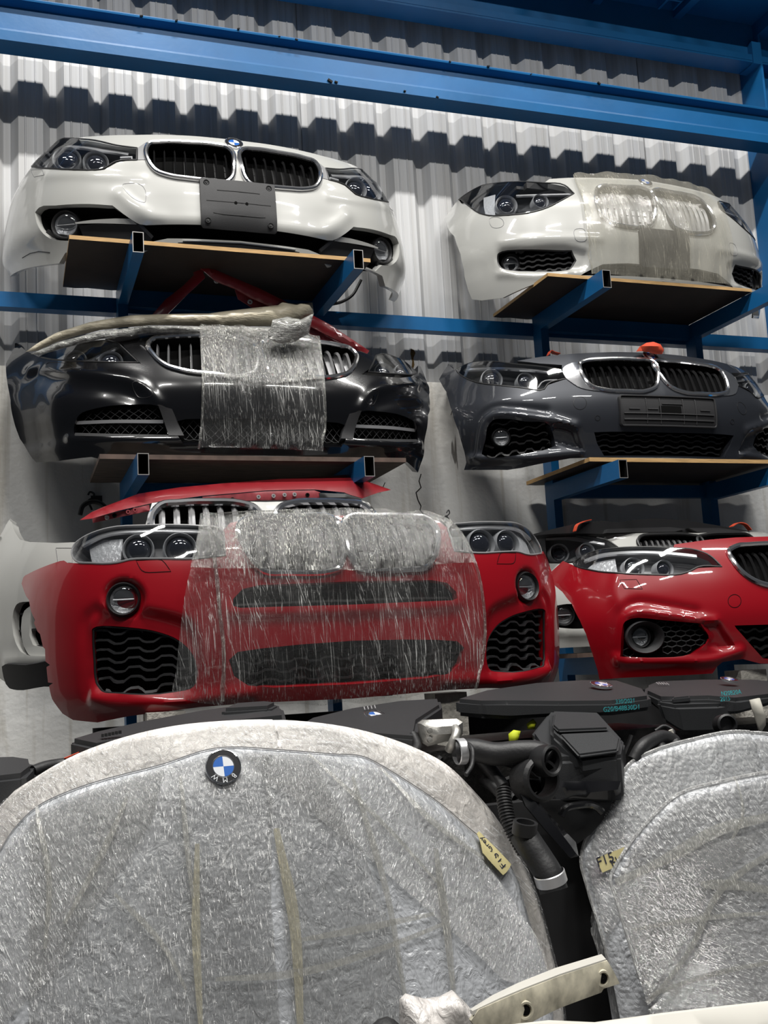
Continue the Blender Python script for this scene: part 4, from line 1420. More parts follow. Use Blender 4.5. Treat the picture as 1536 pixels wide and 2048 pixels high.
# ------------------------------------------------------------------ red off-roader nose wrapped in film, front left
yR = 3.40
cR = aty(693, 1150, yR)[0]
zR = aty(693, 1398, yR)[2]
SH_R1, T_R1 = nose(dict(
    loc=(cR, yR, zR), paint='red',
    label='red car front bumper with round lamps, its wide middle wrapped in streaky clear film',
    plan=[(0, 0), (0.28, 0.010), (0.5, 0.04), (0.68, 0.10), (0.82, 0.19), (0.91, 0.30), (0.97, 0.41), (1.015, 0.53)],
    prof=[(-0.2, -0.12), (-0.1, -0.06), (-0.03, -0.015), (0.0, 0.0), (0.05, 0.02), (0.12, 0.03), (0.25, 0.035), (0.38, 0.03), (0.48, 0.01), (0.56, -0.025), (0.64, -0.075), (0.70, -0.13)], zr=(-0.15, 0.7),
    half=[('c', 693, 1031), (600, 1032), (500, 1037), (460, 1046), (447, 1060), (450, 1112), (388, 1118), (312, 1118), (260, 1119), (234, 1126), (182, 1127), (135, 1126), (128, 1121), (120, 1122), (50, 1151), (36, 1158),
          (40, 1168), (52, 1192), (58, 1200), (62, 1222), (70, 1240), (68, 1246), (75, 1263), (80, 1268), (86, 1294), (90, 1298), (91, 1323), (100, 1330), (93, 1334), (96, 1365), (106, 1366), (98, 1372), (104, 1398), (125, 1427), (146, 1440), (195, 1445), (260, 1432), (338, 1422), (400, 1414), (500, 1406), ('u', 0, 0.0)],
    hl=[(153, 1122), (144, 1109), (148, 1091), (167, 1075), (188, 1065), (219, 1056), (287, 1051), (400, 1052), (436, 1056), (447, 1064), (447, 1064), (450, 1110), (450, 1110), (388, 1117), (312, 1117), (260, 1119), (234, 1125), (182, 1126)],
    lamps=[(270, 1090, 0.04, 'c'), (357, 1089, 0.043, 'c')], housing='lampgrey', hld=0.08, hledge='lampgrey',
    brows=[([(160, 1086), (200, 1066), (287, 1056), (430, 1058)], 0.012, 'satin')], refl=[([(165, 1085), (195, 1068), (238, 1066), (232, 1122), (172, 1120)], 'reflector')],
    kidney=[(476, 1054), (488, 1041), (522, 1036), (600, 1034), (660, 1036), (677, 1049), (685, 1078), (686, 1117), (679, 1136), (660, 1143), (574, 1146), (528, 1143), (507, 1127), (488, 1099)],
    kid=dict(nslat=8, slatmat='lampgrey', framemat='chrome', fr=0.011, slatw=0.008, depth=0.06),
    holes=[dict(px=[(180, 1270), (182, 1258), (190, 1253), (260, 1255), (312, 1263), (357, 1281), (385, 1310), (394, 1340), (388, 1372), (346, 1385), (234, 1387), (203, 1383), (186, 1366), (180, 1325)], depth=0.06, bars=7, barmat='matte', barkw=dict(wave=0.007, period=0.105, th=0.0035, off=-0.012), edge=0.004),
           dict(px=[('c', 693, 1163), (600, 1167), (520, 1170), (485, 1178), (466, 1198), (466, 1212), (480, 1216), ('c', 693, 1210)], sym=True, depth=0.07, bars=2, barkw=dict(th=0.003, off=-0.03)),
           dict(px=[('c', 693, 1282), (600, 1289), (522, 1297), (475, 1304), (458, 1320), (468, 1352), (496, 1371), (548, 1375), ('c', 693, 1369)], sym=True, depth=0.07, bars=4, barmat='matte', barkw=dict(wave=0.005, period=0.1, th=0.003, off=-0.02))],
    ridges=[([(188, 1398), (220, 1406), (300, 1408), (400, 1400), (500, 1388)], 0.027, 0.0160), ([(174, 1390), (172, 1300), (176, 1235), (190, 1222)], 0.020, -0.0096), ([(470, 1222), (560, 1222), (693, 1218)], 0.027, 0.0096)],
    plateaus=[(circle_px(248, 1196, 48, 14, 44), 0.03, -0.028), ([(180, 1240), (195, 1215), (330, 1215), (390, 1240), (410, 1290), (400, 1395), (250, 1395), (185, 1390)], 0.05, -0.02)],
    fogs=[(243, 1199, 0.042, 'reflector', 'plastic', 0.012)],
    seams=[('washer_cover_seam', [(272, 1121), (272, 1121), (323, 1120), (328, 1124), (342, 1143), (342, 1143), (290, 1144), (284, 1141)])], seammat='void'))
sh, t = SH_R1, T_R1
fl = sh.tr(cr([(402, 1044), (398, 1075), (392, 1104), (374, 1182), (360, 1281), (354, 1340), (349, 1388), (380, 1396), (431, 1403)], False, 4))
fr_ = sh.tr(cr([(850, 1037), (887, 1050), (915, 1078), (941, 1130), (957, 1208), (959, 1286), (950, 1340), (938, 1368)], False, 4))
ztop = sh.inv(693, 1031)[1]
film_band(sh, 'plastic_film', fl + [(0.0, -0.005)] + fr_[::-1] + [(0.0, ztop)], t, 'film', off=0.026, seed=9, amp=0.008, freq=22)
up_ = [p for p in fl if p[1] > 0.42] + [(0.0, 0.415)] + [p for p in reversed(fr_) if p[1] > 0.42] + [(0.0, ztop)]
film_band(sh, 'plastic_film', up_, t, 'filmwhite', off=0.038, seed=11, amp=0.006)  # extra pale layer standing in for the glare over the grilles
mb = MB(); mb.tube([sh.pt(np.array(u), np.array(z), np.array(0.03)) for u, z in sh.tr(cr([(415, 1046), (424, 1090), (432, 1150), (440, 1230), (447, 1310), (444, 1395)], False, 4))], 0.007, 6); mb.build('film_fold', 'filmwhite', t)
mb = MB(); mb.tube([sh.pt(np.array(u), np.array(z), np.array(0.03)) for u, z in fr_], 0.006, 6); mb.build('film_edge', 'filmwhite', t)

# ------------------------------------------------------------------ red coupe nose, front right
yQ = 3.42
left = aty(1098, 1165, yQ + 0.5)
SH_R2, T_R2 = nose(dict(
    loc=(left[0] + 0.895, yQ, aty(1560, 1335, yQ)[2]), paint='red',
    label='red car front bumper without film, cut by the right edge of the photo',
    plan=[(0, 0), (0.25, 0.012), (0.45, 0.05), (0.62, 0.12), (0.76, 0.23), (0.845, 0.36), (0.885, 0.50), (0.90, 0.62)],
    prof=[(-0.2, -0.08), (-0.1, -0.03), (0.0, 0.0), (0.06, 0.015), (0.14, 0.03), (0.22, 0.035), (0.3, 0.02), (0.36, 0.0), (0.42, -0.03), (0.48, -0.07), (0.56, -0.14)], zr=(-0.15, 0.56),
    half=[('c', 1570, 1071), (1535, 1073), (1470, 1075), (1412, 1080), (1349, 1089), (1346, 1096), (1392, 1101), (1421, 1113), (1443, 1134), (1396, 1136), (1378, 1144), (1361, 1150), (1295, 1151), (1234, 1148), (1186, 1143), (1148, 1131), (1126, 1122),
          (1103, 1143), (1097, 1165), (1109, 1170), (1125, 1184), (1143, 1207), (1160, 1241), (1172, 1268), (1184, 1305), (1195, 1340), (1199, 1359), (1240, 1356), (1300, 1353), (1373, 1350), (1425, 1347), (1434, 1333), (1444, 1324), (1485, 1318), (1520, 1327), ('u', 0, 0.0)],
    hl=[(1147, 1127), (1166, 1112), (1195, 1101), (1234, 1096), (1290, 1094), (1345, 1096), (1392, 1100), (1421, 1112), (1443, 1133), (1443, 1133), (1396, 1134), (1378, 1143), (1361, 1148), (1295, 1149), (1234, 1146), (1186, 1141)],
    lamps=[(1263, 1128, 0.034, 'c'), (1327, 1130, 0.029, 'c')], housing='lampgrey', hld=0.08,
    brows=[([(1165, 1118), (1195, 1107), (1240, 1101), (1330, 1101), (1395, 1108)], 0.012, 'satin')], refl=[([(1165, 1128), (1182, 1114), (1225, 1106), (1232, 1144), (1190, 1139)], 'reflector')],
    kidney=[(1457, 1103), (1474, 1093), (1500, 1090), (1536, 1088), (1574, 1087), (1590, 1092), (1599, 1104), (1601, 1130), (1597, 1160), (1587, 1172), (1562, 1175), (1536, 1171), (1513, 1164), (1488, 1149), (1467, 1125)],
    kid=dict(nslat=9, slatmat='plastic', framemat='chrome', fr=0.0105, slatw=0.004),
    holes=[dict(px=[(1242, 1313), (1242, 1313), (1244, 1266), (1250, 1244), (1264, 1237), (1333, 1241), (1400, 1247), (1400, 1247), (1418, 1278), (1408, 1293), (1380, 1308), (1314, 1315)], depth=0.05, mat='void'),
           dict(px=[('c', 1626, 1248), (1540, 1249), (1469, 1251), (1472, 1256), (1500, 1288), (1527, 1318), (1560, 1323), ('u', 0, 0.015)], sym=True, depth=0.05, bars=4, barkw=dict(wave=0.005, period=0.06))],
    ridges=[([(1240, 1310), (1242, 1262), (1249, 1234), (1268, 1224), (1334, 1228), (1392, 1236), (1428, 1242)], 0.020, 0.0128), ([(1235, 1300), (1238, 1250), (1244, 1225), (1262, 1210), (1334, 1213), (1392, 1224)], 0.020, -0.0112),
            ([(1240, 1324), (1353, 1322), (1423, 1320), (1478, 1303)], 0.020, 0.0160), ([(1236, 1150), (1232, 1190), (1244, 1215)], 0.027, 0.0064)],
    plateaus=[([(1400, 1246), (1436, 1240), (1452, 1262), (1470, 1295), (1430, 1300), (1412, 1292), (1419, 1278)], 0.02, -0.016)],
    seams=[('washer_cover_seam', [(1240, 1160), (1240, 1160), (1273, 1159), (1273, 1159), (1285, 1178), (1285, 1178), (1249, 1177), (1249, 1177)]), ('tow_cover_seam', circle_px(1469, 1202, 13))], seammat='void'))
sh, t = SH_R2, T_R2
# fog lamp in its big round bezel, hexagon grille behind
for s in (1, -1):
    u, z = sh.inv(1278, 1276)
    d = facing(sh, s * u, z, 0.4)
    uc, zc = sh.inv(1290, 1275)
    c = sh.pt(np.array(s * uc), np.array(zc), np.array(-0.012))
    mb = MB(); mb.add(*lathe([(0.075, -0.03), (0.075, 0.002), (0.070, 0.008), (0.062, 0.002), (0.042, -0.028)], 32, c, d, sy=0.86)); mb.build('lamp_bezel', 'matte', t)
    roundlamp(sh, 'fog_lamp', s * u, z, 0.033, t, 'reflector', 'plastic', off=-0.03)
    poly = sh.tr([(1248, 1311), (1250, 1262), (1256, 1246), (1333, 1245), (1398, 1250), (1414, 1278), (1404, 1292), (1378, 1305), (1314, 1312)])
    poly = poly if s == 1 else mir(poly)
    P = np.array(poly); lo, hi = P.min(0), P.max(0)
    hexw, hexh = 0.036, 0.026
    for r in range(int((hi[1] - lo[1]) / (hexh * 0.75)) + 2):
        for q in range(int((hi[0] - lo[0]) / hexw) + 2):
            uu = lo[0] + (q + 0.5 * (r % 2)) * hexw; zz = lo[1] + r * hexh * 0.75
            pts = [(uu + a * hexw / 2 * 0.95, zz + b * hexh * 0.5 * 0.95) for a, b in ((-1, -0.5), (0, -1), (1, -0.5), (1, 0.5), (0, 1), (-1, 0.5))]
            pp_ = np.array(pts)
            if inside(np.array([[uu, zz]]), P)[0] and np.hypot((uu - s * uc) / 0.078, (zz - zc) / 0.068) > 1:
                mbh = MB(); mbh.tube(sh.line(pts, -0.022, 0.03, True), 0.0022, 4, True); mbh.build('hexagon_cell', 'matte', t)
# ------------------------------------------------------------------ white noses standing behind the red ones
y1 = 3.86
SH_W1, T_W1 = nose(dict(
    loc=(aty(541, 1025, y1)[0], y1, 1.565), paint='white', step=0.016,
    label='white car front bumper standing behind the film-wrapped red one, wide chrome grilles showing above it',
    plan=[(0, 0), (0.28, 0.010), (0.5, 0.04), (0.68, 0.10), (0.83, 0.20), (0.93, 0.33), (0.99, 0.46), (1.01, 0.58)],
    prof=[(-0.15, -0.06), (0.0, 0.0), (0.12, 0.03), (0.25, 0.035), (0.38, 0.03), (0.48, 0.01), (0.56, -0.02), (0.64, -0.06), (0.70, -0.1)], zr=(-0.15, 0.72),
    half=[('c', 541, 1004), (440, 1002), (330, 1003), (304, 1006), (297, 1030), (280, 1085), (220, 1090), (161, 1084), (112, 1086), (60, 1084), (40, 1079), (31, 1066), (24, 1045), (20, 1037), ('u', -1.20, 0.62), ('u', -1.225, 0.52), ('u', -1.225, 0.3), ('u', -1.21, 0.10), (30, 1376), (60, 1378), (95, 1372), ('u', -0.5, 0.0), ('u', 0, 0.0)],
    kidney=[(302, 1055), (305, 1030), (320, 1013), (360, 1007), (420, 1005), (480, 1008), (510, 1018), (523, 1034), (526, 1060), (515, 1090), (480, 1098), (380, 1098), (325, 1090)],
    kid=dict(nslat=7, slatmat='satin', framemat='chrome', fr=0.015, slatw=0.012, front=0.002, hook=0.012, depth=0.06),
    holes=[dict(px=[(27, 1222), (34, 1208), (60, 1203), (120, 1205), (150, 1215), (150, 1305), (88, 1312), (42, 1303), (31, 1285)], depth=0.06, bars=3, barkw=dict(th=0.004))],
    ridges=[([(16, 1325), (60, 1322), (140, 1320)], 0.027, 0.0112)],
    plates=[('inner_blade', [(44, 1222), (56, 1212), (62, 1290), (92, 1300), (92, 1312), (55, 1308), (43, 1292)], 'white', -0.01, 0.03),
            ('lower_skirt', [(14, 1330), (60, 1327), (140, 1326), (140, 1368), (92, 1371), (40, 1378), (24, 1374)], 'matte', 0.012, 0.02)],
    seams=[('washer_cover_seam', [(112, 1096), (112, 1096), (145, 1096), (145, 1096), (145, 1126), (145, 1126), (116, 1124), (116, 1124)])], seammat='lampgrey'))
mb = MB(); mb.box((-0.99, 0.5, 0.56), (-0.975, 0.53, 0.60)); mb.box((-0.98, 0.5, 0.58), (-0.955, 0.52, 0.59)); mb.box((-0.98, 0.5, 0.565), (-0.96, 0.52, 0.57)); mb.build('mounting_clip', 'plastic', T_W1)

y2 = 4.08
SH_W2, T_W2 = nose(dict(
    loc=(aty(1413, 1075, y2)[0], y2, aty(1413, 1292, y2)[2] - 0.0), paint='white', step=0.016,
    label='white car front bumper behind the red one at right, a black panel along its top',
    plan=[(0, 0), (0.25, 0.012), (0.45, 0.05), (0.62, 0.12), (0.76, 0.23), (0.845, 0.36), (0.885, 0.48), (0.90, 0.58)],
    prof=[(-0.15, -0.06), (0.0, 0.0), (0.06, 0.015), (0.14, 0.03), (0.22, 0.035), (0.3, 0.02), (0.38, -0.005), (0.44, -0.03), (0.52, -0.07)], zr=(-0.15, 0.55),
    half=[('c', 1413, 1066), (1324, 1065), (1236, 1068), (1210, 1073), (1216, 1082), (1237, 1097), (1147, 1126), (1092, 1127), (1040, 1125), ('u', -0.98, 0.36), ('u', -1.06, 0.30), ('u', -1.07, 0.15), ('u', -1.03, 0.0), (1084, 1298), (1176, 1293), ('u', -0.4, 0.0), ('u', 0, 0.0)],
    hl=[(1012, 1120), (1010, 1100), (1016, 1085), (1030, 1078), (1059, 1074), (1109, 1069), (1176, 1073), (1215, 1081), (1237, 1095), (1237, 1095), (1147, 1124), (1092, 1125)],
    lamps=[(1115, 1101, 0.036, 'c'), (1172, 1097, 0.03, 'c')], housing='lampgrey', hld=0.07, refl=[([(1018, 1088), (1060, 1078), (1085, 1076), (1090, 1122), (1025, 1118)], 'reflector')],
    brows=[([(1090, 1078), (1150, 1076), (1210, 1085)], 0.01, 'satin')],
    kidney=[(1275, 1082), (1280, 1074), (1324, 1069), (1380, 1071), (1400, 1076), (1407, 1087), (1400, 1110), (1340, 1114), (1290, 1106)],
    kid=dict(nslat=11, slatmat='satin', framemat='plastic', fr=0.008, slatw=0.003, depth=0.05),
    holes=[dict(px=[(1092, 1237), (1105, 1215), (1125, 1209), (1160, 1209), (1190, 1216), (1190, 1255), (1168, 1257), (1137, 1257), (1109, 1252)], depth=0.06)],
    ridges=[([(1095, 1245), (1108, 1260), (1140, 1266), (1190, 1266)], 0.020, 0.0096)],
    fogs=[(1127, 1231, 0.037, 'lampgrey', 'plastic', -0.02)]))
t = T_W2
def slab(name, px, Y, depth, m, parent=None, smooth=False, org=None):
    p = np.array([aty(x, y, Y) for x, y in px])
    org = np.array(org if org is not None else (0, 0, 0))
    n = len(p)
    v = [q - org for q in p] + [q + np.array([0, depth, 0]) - org for q in p]
    bm = bmesh.new()
    bv = [bm.verts.new(q) for q in v]
    bm.faces.new(bv[:n]); bm.faces.new(bv[n:][::-1])
    for i in range(n):
        j = (i + 1) % n
        bm.faces.new((bv[i], bv[n + i], bv[n + j], bv[j]))
    bmesh.ops.recalc_face_normals(bm, faces=bm.faces)
    bmesh.ops.triangulate(bm, faces=[f for f in bm.faces if len(f.verts) > 4])
    me = bpy.data.meshes.new(name); bm.to_mesh(me); bm.free()
    me.materials.append(M[m])
    o = bpy.data.objects.new(name, me); col.objects.link(o)
    if parent is not None: o.parent = parent
    return o
og = SH_W2.loc
slab('slam_panel', [(1041, 1074), (1060, 1070), (1097, 1060), (1148, 1048), (1205, 1041), (1236, 1045), (1271, 1039), (1314, 1036), (1372, 1041), (1431, 1050), (1510, 1064), (1560, 1074), (1420, 1068), (1350, 1062), (1280, 1060), (1209, 1068), (1150, 1066), (1100, 1068)], y2 + 0.12, 0.2, 'plastic', t, org=og)
slab('air_duct', [(1212, 1066), (1216, 1058), (1340, 1054), (1372, 1058), (1350, 1063)], y2 + 0.09, 0.05, 'matte', t, org=og)
slab('air_duct', [(1378, 1056), (1440, 1056), (1500, 1064), (1480, 1068), (1395, 1064)], y2 + 0.09, 0.05, 'matte', t, org=og)
slab('bracket', [(1015, 1074), (1020, 1070), (1031, 1071), (1032, 1078), (1018, 1079)], y2 + 0.4, 0.06, 'plastic', t, org=og)
strap('orange_strap', 'orange strap lying over the black panel of the white bumper behind', [(1149, 1063), (1153, 1052), (1165, 1045), (1180, 1041)], [y2 + 0.09, y2 + 0.09, y2 + 0.1, y2 + 0.13], 0.03)
strap('orange_strap', 'brown-orange strap loop at the right end of the black panel', [(1462, 1054), (1475, 1047), (1490, 1050), (1500, 1061)], [y2 + 0.2] * 4, 0.03)
# boards of the third rack level
plank('plywood_board', 'dark board of the lowest left rack level under the rear white bumper', 0.40, 1.62, 4.02, 4.69, 1.543, 0.019, 'oldedge', 'oldface')
plank('plywood_board', 'dark board of the lowest right rack level under the rear white bumper', 2.35, 3.9, 4.16, 4.69, SH_W2.loc[2] - 0.0205, 0.019, 'oldedge', 'oldface')
for x, z_ in ((RACKX[0], 1.543), (RACKX[1], 1.543), (RACKX[2], SH_W2.loc[2] - 0.0205), (RACKX[3], SH_W2.loc[2] - 0.0205)):
    r = [o for o in bpy.data.objects if o.name.startswith('cantilever_rack')]
    r = [o for o in r if abs(o.location.x - (RACKX[0] + RACKX[1]) / 2) < 0.1] if x < 2 else [o for o in r if o.location.x > 2]
    mb = MB(); a = x - r[0].location.x
    mb.box((a - 0.022, 4.0 - 4.73, z_ - 0.085), (a + 0.022, -0.04, z_)); mb.build('shelf_arm', 'blue', r[0], smooth=False)
# ------------------------------------------------------------------ loose panels between the shelves
def pillow(name, px, Y, th, m, parent=None, step=0.02, seed=0, crumple=0.0, org=(0, 0, 0), edge=0.004, power=0.5):
    """closed, inflated solid with the given outline at distance Y (number or function of pixel)"""
    Yf_ = Y if callable(Y) else (lambda x, y: Y)
    P = np.array([aty(x, y, Yf_(x, y)) for x, y in px])
    out = [(p[0], p[2]) for p in P]
    pv, tri, bnd = cdt(out, (), step)
    d = dist_poly(pv, out)
    # depth at each point from a smooth fit through the outline points
    mx, mz = P[:, 0].mean(), P[:, 2].mean()
    A = np.stack([np.ones(len(P)), P[:, 0] - mx, P[:, 2] - mz, (P[:, 0] - mx) ** 2], 1)
    co = np.linalg.lstsq(A, P[:, 1], rcond=None)[0]
    yy = np.stack([np.ones(len(pv)), pv[:, 0] - mx, pv[:, 1] - mz, (pv[:, 0] - mx) ** 2], 1) @ co
    k = edge + th * (np.minimum(d / (d.max() + 1e-9), 1)) ** power
    rng = np.random.default_rng(seed)
    c = np.zeros(len(pv))
    if crumple:
        for i in range(14):
            f = rng.uniform(15, 90); a = rng.uniform(0, 6.28)
            c += np.sin(f * (pv[:, 0] * math.cos(a) + pv[:, 1] * math.sin(a)) + rng.uniform(0, 6.28)) * crumple / (1 + f / 30)
    c *= np.minimum(1, d / 0.01)
    org = np.array(org)
    fr = np.stack([pv[:, 0], yy - k + c, pv[:, 1]], 1) - org
    bk = np.stack([pv[:, 0], yy + k, pv[:, 1]], 1) - org
    n = len(pv)
    f = [tuple(t) for t in tri] + [tuple(t[::-1] + n) for t in tri] + [(b, a, a + n, b + n) for a, b in bnd]
    return mesh_obj(name, np.concatenate([fr, bk]), f, m, parent, smooth='all' if crumple else True)


o0 = aty(340, 640, 4.45)
t = thing('wrapped_panel', 'long car panel wrapped in dusty beige film lying on top of the black bumper', 'wrapped panel', o0)
M['filmbeige'] = mat('dusty_wrap', (0.60, 0.54, 0.41), 0.35, coat=0.6, var=0.25, vscale=7, bump=0.6, bscale=26, stretch=(1, 1, 3))
Yw = lambda x, y: 4.33 + 0.0005 * abs(x - 430)
pillow('panel_body', [(52, 702), (75, 686), (110, 667), (180, 646), (260, 633), (330, 629), (420, 623), (500, 616), (556, 611), (563, 604), (590, 608), (625, 605), (627, 628), (600, 645), (560, 655), (480, 652), (400, 650), (300, 652), (200, 662), (120, 682), (75, 700)], Yw, 0.05, 'filmbeige', t, seed=3, crumple=0.006, org=o0)
M['filmgrey'] = mat('crinkled_clear_film', (0.36, 0.36, 0.34), 0.22, coat=1.0, var=0.6, vscale=40, bump=1.0, bscale=90, stretch=(1, 1, 3))
pillow('film_edge', [(62, 706), (120, 684), (200, 665), (300, 654), (400, 651), (480, 653), (560, 657), (600, 646), (625, 632), (618, 668), (560, 684), (535, 676), (480, 668), (400, 662), (300, 667), (200, 680), (130, 696), (85, 708)], lambda x, y: Yw(x, y) - 0.07, 0.03, 'filmgrey', t, seed=8, crumple=0.008, org=o0)

pillow('film_tail', [(545, 640), (575, 634), (600, 640), (627, 627), (622, 645), (616, 668), (590, 683), (560, 687), (536, 676)], 4.17, 0.03, 'filmgrey', t, seed=9, crumple=0.008, org=o0, step=0.012)  # grey colour paints the shade on the film under the flared end
M['redwing'] = mat('red_wing_paint', (0.24, 0.012, 0.018), 0.35, coat=0.8)
M['redinner'] = mat('red_inner_flange', (0.26, 0.035, 0.045), 0.5, var=0.3, vscale=30)
o1 = aty(520, 590, 4.5)
t = thing('car_wing', 'dark red car wing propped in an inverted V under the upper left board', 'wing panel', o1)
pillow('outer_edge', [(370, 515), (384, 517), (430, 540), (520, 578), (600, 618), (660, 650), (738, 702), (734, 708), (700, 694), (640, 664), (560, 622), (500, 596), (470, 578), (430, 562), (405, 540), (385, 528)], 4.42, 0.012, 'redwing', t, org=o1)
pillow('inner_flange', [(470, 580), (500, 596), (560, 622), (640, 664), (700, 694), (730, 708), (706, 712), (640, 680), (560, 644), (505, 616), (476, 598)], 4.45, 0.008, 'redinner', t, org=o1)
pillow('outer_skin', [(382, 528), (404, 540), (410, 556), (372, 592), (336, 628), (304, 630), (330, 600), (366, 572), (388, 550)], lambda x, y: 4.43 + (405 - x) * 0.0022, 0.012, 'redwing', t, org=o1)
for x, y in ((433, 562), (500, 604), (540, 622), (590, 648)):
    mb = MB(); mb.add(*lathe([(0.012, 0.0), (0.010, 0.003), (0.005, 0.003), (0.004, -0.002)], 12, aty(x, y, 4.425) - o1)); mb.build('bolt_hole', 'satin', t)

o2 = aty(470, 1000, 4.15)
t = thing('car_wing', 'bright red car wing lying above the chrome grilles under the black bumper shelf', 'wing panel', o2)
Yv = lambda x, y: 4.02 + (1040 - y) * 0.0030
pillow('outer_skin', [(160, 1040), (184, 1024), (205, 1015), (277, 988), (360, 975), (446, 967), (573, 957), (704, 949), (742, 966), (781, 980), (755, 986), (724, 997), (700, 990), (688, 985), (628, 979), (531, 981), (404, 992), (319, 1003), (235, 1022), (184, 1037)], Yv, 0.02, 'redwing', t, org=o2, power=0.8)
pillow('inner_flange', [(184, 1037), (235, 1024), (298, 1010), (300, 1022), (240, 1034), (186, 1046)], 4.10, 0.005, 'redinner', t, org=o2)
pillow('inner_flange', [(404, 994), (531, 983), (628, 981), (640, 985), (637, 999), (520, 1001), (412, 1004)], 4.10, 0.005, 'redinner', t, org=o2)
pillow('hinge_bracket', [(638, 986), (690, 988), (722, 999), (718, 1010), (700, 1010), (690, 1002), (640, 1000)], 4.08, 0.006, 'plastic', t, org=o2)
for x, y, m_ in ((214, 1035, 'satin'), (229, 1031, 'void'), (256, 1024, 'redinner'), (270, 1020, 'redinner'), (465, 999, 'void'), (517, 994, 'satin'), (547, 992, 'satin'), (569, 990, 'satin'), (589, 989, 'satin'), (615, 990, 'void'), (702, 1003, 'satin')):
    mb = MB(); mb.add(*lathe([(0.009, 0.0), (0.008, 0.004), (0.004, 0.004), (0.003, -0.002), (0.0004, -0.002)], 12, aty(x, y, 4.088 if x < 690 else 4.07) - o2)); mb.build('bolt_hole', m_, t)

# hook and cable on the concrete by the red wing, bracket behind the red bumper
o3 = aty(190, 1015, 4.88)
t = thing('wall_hook', 'black cable loop and hook fixed to the concrete left of the red wing', 'hook', o3)
mb = MB(); mb.tube(cr([aty(x, y, 4.86) - o3 for x, y in ((160, 1030), (166, 1012), (180, 1004), (200, 1006), (212, 1016))], False, 4), 0.011, 8); mb.build('cable', 'plastic', t)
mb = MB(); mb.tube(cr([aty(x, y, 4.87) - o3 for x, y in ((176, 990), (180, 984), (188, 988), (186, 996), (178, 1000), (184, 1020))], False, 4), 0.005, 6); mb.build('hook', 'matte', t)
mb = MB(); mb.box(aty(182, 1004, 4.89) - o3, aty(204, 992, 4.90) - o3); mb.build('plate', 'matte', t, smooth=False)
o4 = aty(895, 1040, 4.3)
t = thing('headlamp_bracket', 'small black bracket sticking up behind the film-wrapped red bumper', 'bracket', o4)
mb = MB(); mb.tube([aty(x, y, 4.3) - o4 for x, y in ((888, 1034), (893, 1040), (900, 1052))], 0.014, 6); mb.build('arm', 'plastic', t)
mb = MB(); mb.tube(cr([aty(x, y, 4.3) - o4 for x, y in ((893, 1026), (897, 1020), (899, 1026), (894, 1032))], False, 4), 0.003, 5); mb.build('clip', 'matte', t)
o5 = aty(690, 610, 4.75)
t = tag(mesh_obj('hanging_cable', *sweep(cr([aty(x, y, 4.74) for x, y in ((655, 610), (685, 603), (705, 590), (716, 572), (722, 560))], False, 6), 0.008, 6)[:2], 'plastic'), 'thin black cable hanging behind the right arm of the upper left shelf', 'cable')

o = tag(pillow('orange_strap', [(1273, 703), (1280, 693), (1292, 686), (1306, 684), (1320, 689), (1327, 700), (1324, 708), (1312, 708), (1298, 704), (1284, 702)], ORANGE_AT - 0.03, 0.025, 'orange', org=aty(1300, 700, ORANGE_AT)), 'orange webbing strap bunched over the badge of the dark grey bumper', 'strap')
o.location = aty(1300, 700, ORANGE_AT)
# ------------------------------------------------------------------ engines on the bench under the red bumpers
M['darksteel'] = mat('dark_steel', (0.015, 0.015, 0.016), 0.6, var=0.3, vscale=10)
M['blackgloss'] = mat('black_gloss_panel', (0.006, 0.006, 0.007), 0.22, coat=0.8)
M['rubber'] = mat('black_rubber_hose', (0.016, 0.016, 0.017), 0.5, bump=0.1, bscale=120)
M['teal'] = mat('teal_marker_ink', (0.03, 0.30, 0.33), 0.6)
M['yellowcloth'] = mat('yellow_rag', (0.55, 0.62, 0.02), 0.7)
M['oily'] = mat('oily_casting', (0.03, 0.029, 0.028), 0.4, metal=0.5, var=0.5, vscale=20, bump=0.4, bscale=60)
M['whitetape'] = mat('pale_tape', (0.5, 0.48, 0.42), 0.7)

bench = thing('steel_bench', 'dark steel bench under the row of engines', 'bench', (1.6, 3.25, 0))
mb = MB(); mb.box((-2.6, -0.5, 0.92), (3.0, 0.40, 0.95)); mb.build('bench_top', 'darksteel', bench, smooth=False)
mb = MB(); mb.box((-1.35, 0.37, 0.95), (3.0, 0.40, 1.43)); mb.build('shade_panel', 'darksteel', bench, smooth=False)  # dark sheet added to stand in for shade behind the engines
for x in (-2.5, -0.8, 1.0, 2.9):
    for y in (-0.46, 0.36):
        mb = MB(); mb.box((x - 0.03, y - 0.03, 0), (x + 0.03, y + 0.03, 0.92)); mb.build('leg', 'darksteel', bench, smooth=False)


